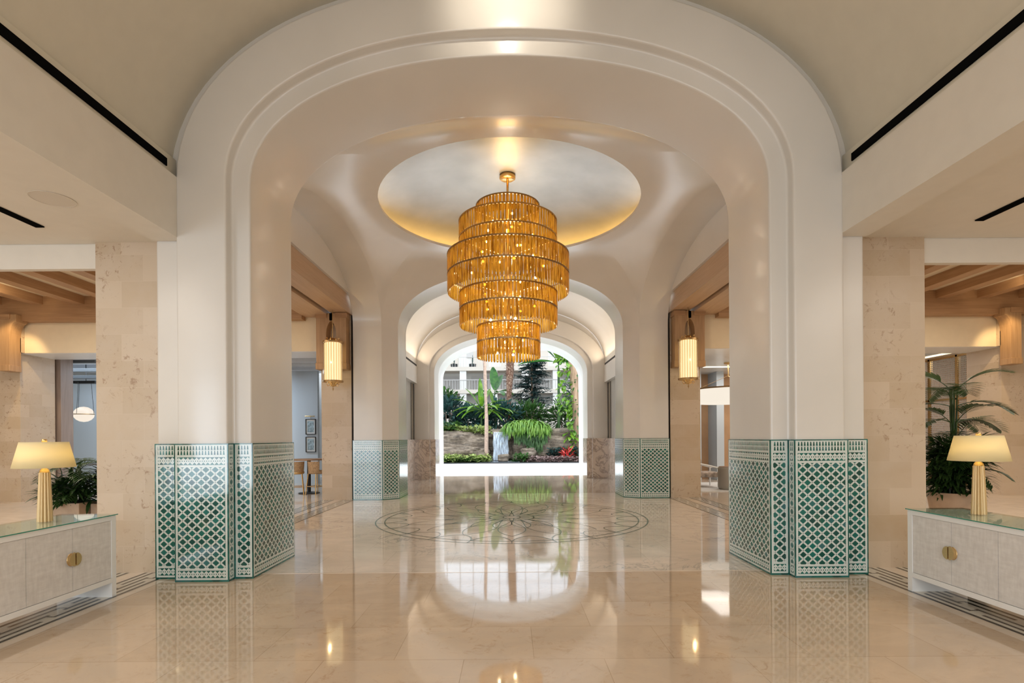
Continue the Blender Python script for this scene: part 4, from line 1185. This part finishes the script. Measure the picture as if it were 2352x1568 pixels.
for k in range(170):
    z = r_.uniform(4.2, 8.5); a = r_.uniform(0, 2 * PI)
    x = -.12 + (z - 4.4) * .028; q = .15 + min(.1, (z - 4.0) * .06)
    sh.leaf((x + q * math.cos(a), 36 + q * math.sin(a), z), (math.cos(a), math.sin(a), .9), .17, .10, .8, 2, .2)
sh.build('leaf_bases', 'trunk_shaggy', t)
crown(t, (.1, 36, 11), 15, 2.2, 'palm_green', 6)
wood('trunk_bark', (.16, .09, .05), (.46, .32, .21), 'z', .9)
t = thing('vine_tree', (4.0, 33.2, .05), 'thick bark tree trunk wrapped in climbing leaves at the right', 'tree')
pts = [(4.15, 33.2, .05), (4.12, 33.2, 2.2), (4.02, 33.2, 4.0), (3.95, 33.2, 5.4), (3.75, 33.2, 7.2), (3.5, 33.2, 9.5)]
MB().tube(pts, [.30, .24, .23, .27, .25, .22], 16).build('trunk', 'trunk_bark', t, True)
r_ = random.Random(19); lf = MB()
for k in range(130):
    z = r_.uniform(.6, 6.9); x = 3.35 + .45 * (z < 3) + r_.uniform(-.35, .45)
    lf.leaf((x, 32.95 + r_.uniform(-.25, .2), z), (r_.uniform(-1, .6), r_.uniform(-1, .1), r_.uniform(-.4, .4)), r_.uniform(.3, .5), r_.uniform(.18, .30), r_.uniform(.8, 2), 4, .1)
lf.build('climbing_leaves', 'leaf_bright', t)
lf = MB()
for k in range(140):
    z = r_.uniform(.3, 5.5); a = r_.uniform(0, 2 * PI)
    lf.leaf((4.1 + .32 * math.cos(a), 33.2 + .32 * math.sin(a), z), (math.cos(a), math.sin(a), r_.uniform(-.6, .6)), r_.uniform(.2, .4), .12, 1.2, 3, .1)
lf.build('trunk_leaves', 'leaf_mid', t)

# broad leaved plants
def banana(name, c, leaves, mat, label, h0=.05, seg=7):
    t = thing(name, (c[0], c[1], h0), label, 'plant')
    st = MB(); lf = MB()
    for az, el, ln, wd, dr in leaves:
        d = Vector((math.cos(R(az)) * math.cos(R(el)), math.sin(R(az)) * math.cos(R(el)), math.sin(R(el))))
        b0 = Vector(c) + d * .35
        st.tube([(c[0], c[1], c[2] - .5), c, b0], [.05, .035, .02], 6)
        lf.leaf(b0, d, ln, wd, dr, seg, .16, lambda u: max(.02, math.sin(PI * (u * .93 + .05)) ** .6))
    st.tube([(c[0], c[1], h0), (c[0], c[1], c[2] - .4)], [.12, .07], 8)
    st.build('stalk', 'leaf_mid', t); lf.build('leaves', mat, t)
    return t
LV = [(200, 20, 1.7, .34, .9), (175, 38, 1.8, .32, .7), (160, 60, 1.6, .36, .5), (100, 75, 1.6, .38, .3), (60, 62, 1.6, .34, .6), (20, 40, 1.7, .32, .8), (-15, 22, 1.7, .34, 1.0), (-50, 30, 1.5, .3, 1.2), (-120, 28, 1.5, .3, 1.3), (-90, 50, 1.4, .3, 1.0), (220, 5, 1.4, .3, 1.0), (-30, 2, 1.5, .3, 1.1), (190, 0, 1.3, .3, .9), (-5, 5, 1.4, .3, .9), (120, 85, 1.8, .36, .2), (-150, 12, 1.6, .32, 1.0)]
banana('ginger_plant', (-1.95, 35.0, 3.3), LV, 'leaf_bright', 'bright lime green plant with long arching leaves behind the slim palm')
banana('ginger_plant', (-1.0, 35.6, 3.2), [(a + 13, e * .8, l_ * .8, w_, d_) for a, e, l_, w_, d_ in LV[::1]], 'leaf_fern', 'second arching leaved plant, darker, between the two palm trunks')
banana('banana_plant', (-1.15, 38, 4.6), [(170, 25, 1.3, .62, 1.2), (110, 80, 1.7, .66, .2), (20, 30, 1.2, .62, 1.3), (60, 62, 1.5, .6, .5), (-60, 20, 1.1, .5, 1.2)], 'leaf_banana', 'broad dark banana leaves between the two palm trunks')
banana('banana_plant', (3.1, 34.4, 6.35), [(172, 8, 2.3, .62, .35), (150, 48, 1.7, .42, .3), (120, 62, 1.2, .52, .5), (60, 60, 1.2, .55, .6), (80, 30, .9, .6, 1.4), (-60, 15, .8, .5, 1.4)], 'leaf_banana', 'banana leaves spreading across the top right of the arch', .05)
shrub('climber', (3.35, 34.0, 6.6), .45, .4, .45, 50, .45, .28, 'leaf_bright', 'yellow green leaf cluster at the top of the right trunk', 'plant', 23, stems=False, hollow=.1)

# blue green conifer like tree: tiers of drooping feathery boughs
t = thing('feathery_tree', (1.6, 39.5, .05), 'blue green feathery tree in the middle right of the garden', 'tree')
MB().tube([(1.6, 39.5, .05), (1.6, 39.5, 3), (1.55, 39.5, 7.4)], [.16, .12, .04], 10).build('trunk', 'trunk_bark', t, True)
lf = MB(); r_ = random.Random(31)
for k in range(230):
    z = r_.uniform(1.8, 7.3); a = r_.uniform(0, 2 * PI); q = (1.0 - abs(z - 4.2) / 6) * 1.75
    p = Vector((1.6, 39.5, z)); d = Vector((math.cos(a), math.sin(a), r_.uniform(-.1, .45)))
    ln = q * r_.uniform(.65, 1.15)
    for j in range(22):
        u = .15 + .85 * j / 21; b0 = p + d * ln * u + Vector((0, 0, -.25 * u * u))
        for s_ in (-1, 1):
            sd = d.cross(Vector((0, 0, 1))).normalized() * s_
            lf.leaf(b0, sd * .8 + d * .7 + Vector((0, 0, r_.uniform(-.4, .5))), .34 * (1.1 - .5 * u), .085, .5, 2, .05)
lf.build('foliage', 'leaf_dark', t)

# hotel front across the garden
bt = thing('hotel_building', (0, 58, 0), 'cream hotel front with rows of balconies across the garden', 'building')
box('wall', -30, 30, 59.5, 60, 0, 12.4, 'facade_white', bt)
for z in (3.6, 6.3, 8.75):
    sl = box('balcony_slab', -30, 30, 57.2, 59.5, z, z + .42, 'facade_cream', bt)
for z in (6.72, 9.17):
    pr = MB()
    pr.box(-30, 30, 57.25, 57.31, z + 1.02, z + 1.08)
    for k in range(200): pr.box(-30 + k * .3, -29.97 + k * .3, 57.27, 57.30, z, z + 1.02)
    pr.build('railing', 'facade_shade_grey', bt)
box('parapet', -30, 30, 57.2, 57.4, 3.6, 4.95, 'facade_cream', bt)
box('arcade_head', -30, 30, 57.2, 57.6, 4.95, 5.1, 'facade_shade_grey', bt)
for k in range(16):
    x = -25.6 + k * 3.35
    box('pier', x, x + .7, 57.3, 58.2, 5.0, 8.75, 'facade_white', bt)
    box('painted_recess', x + 1.1, x + 3.0, 59.42, 59.52, 6.72, 8.4, 'facade_shade_grey', bt)  # flat panel, shade of the door recess put into its colour
    box('painted_recess', x + 1.1, x + 3.0, 59.42, 59.52, 9.17, 11.2, 'facade_cream', bt)
box('cornice', -30, 30, 58.9, 59.6, 12.1, 12.4, 'facade_cream', bt)
for x in (-4.9, -3.9): 
    box('window', x, x + .75, 59.38, 59.5, 10.5, 11.3, 'facade_shade_grey', bt)
v = []; f = []
for k in range(17):
    a = PI * k / 16; v += [(-6.2 + 1.6 * math.cos(a), 57.15, 2.1 + 1.2 * math.sin(a)), (-6.2 + 1.6 * math.cos(a), 57.15, 1.2)]
for k in range(16): f.append((2 * k, 2 * k + 1, 2 * k + 3, 2 * k + 2))
box('arcade_wall', -30, 30, 57.2, 57.5, 0, 3.6, 'facade_cream', bt)
mk('arcade_arch', v, f, 'facade_shade_grey', bt)  # flat shape, shade of the arch opening put into its colour
for i, x in enumerate((-6.15, -4.15)):
    t = thing('balcony_planter', (x, 57.9, 9.17), '%s dark spiky plant on the upper hotel balcony' % ('left' if i == 0 else 'right'), 'plant')
    box('pot', x - .35, x + .35, 57.7, 58.1, 9.17, 9.55, 'black_metal', t)
    lf = MB(); r_ = random.Random(i)
    for k in range(26):
        a = 2 * PI * k / 26; lf.leaf((x, 57.9, 9.5), (math.cos(a), math.sin(a), r_.uniform(.2, 1.0)), .55, .09, 1.0, 3, .1)
    lf.leaf((x, 57.9, 9.5), (.02, 0, 1), 1.05, .14, 0, 3, .1)
    lf.build('leaves', 'leaf_dark', t)
# glazed end wall and roof bars of the atrium
gl = MB()
for k in range(37): gl.box(-27 + 1.5 * k, -26.92 + 1.5 * k, 61.0, 61.15, 0, 30)
for k in range(20): gl.box(-27, 27, 61.0, 61.12, 1.5 * k, 1.5 * k + .08)
struct(gl.build('window_1', 'facade_shade_grey'))
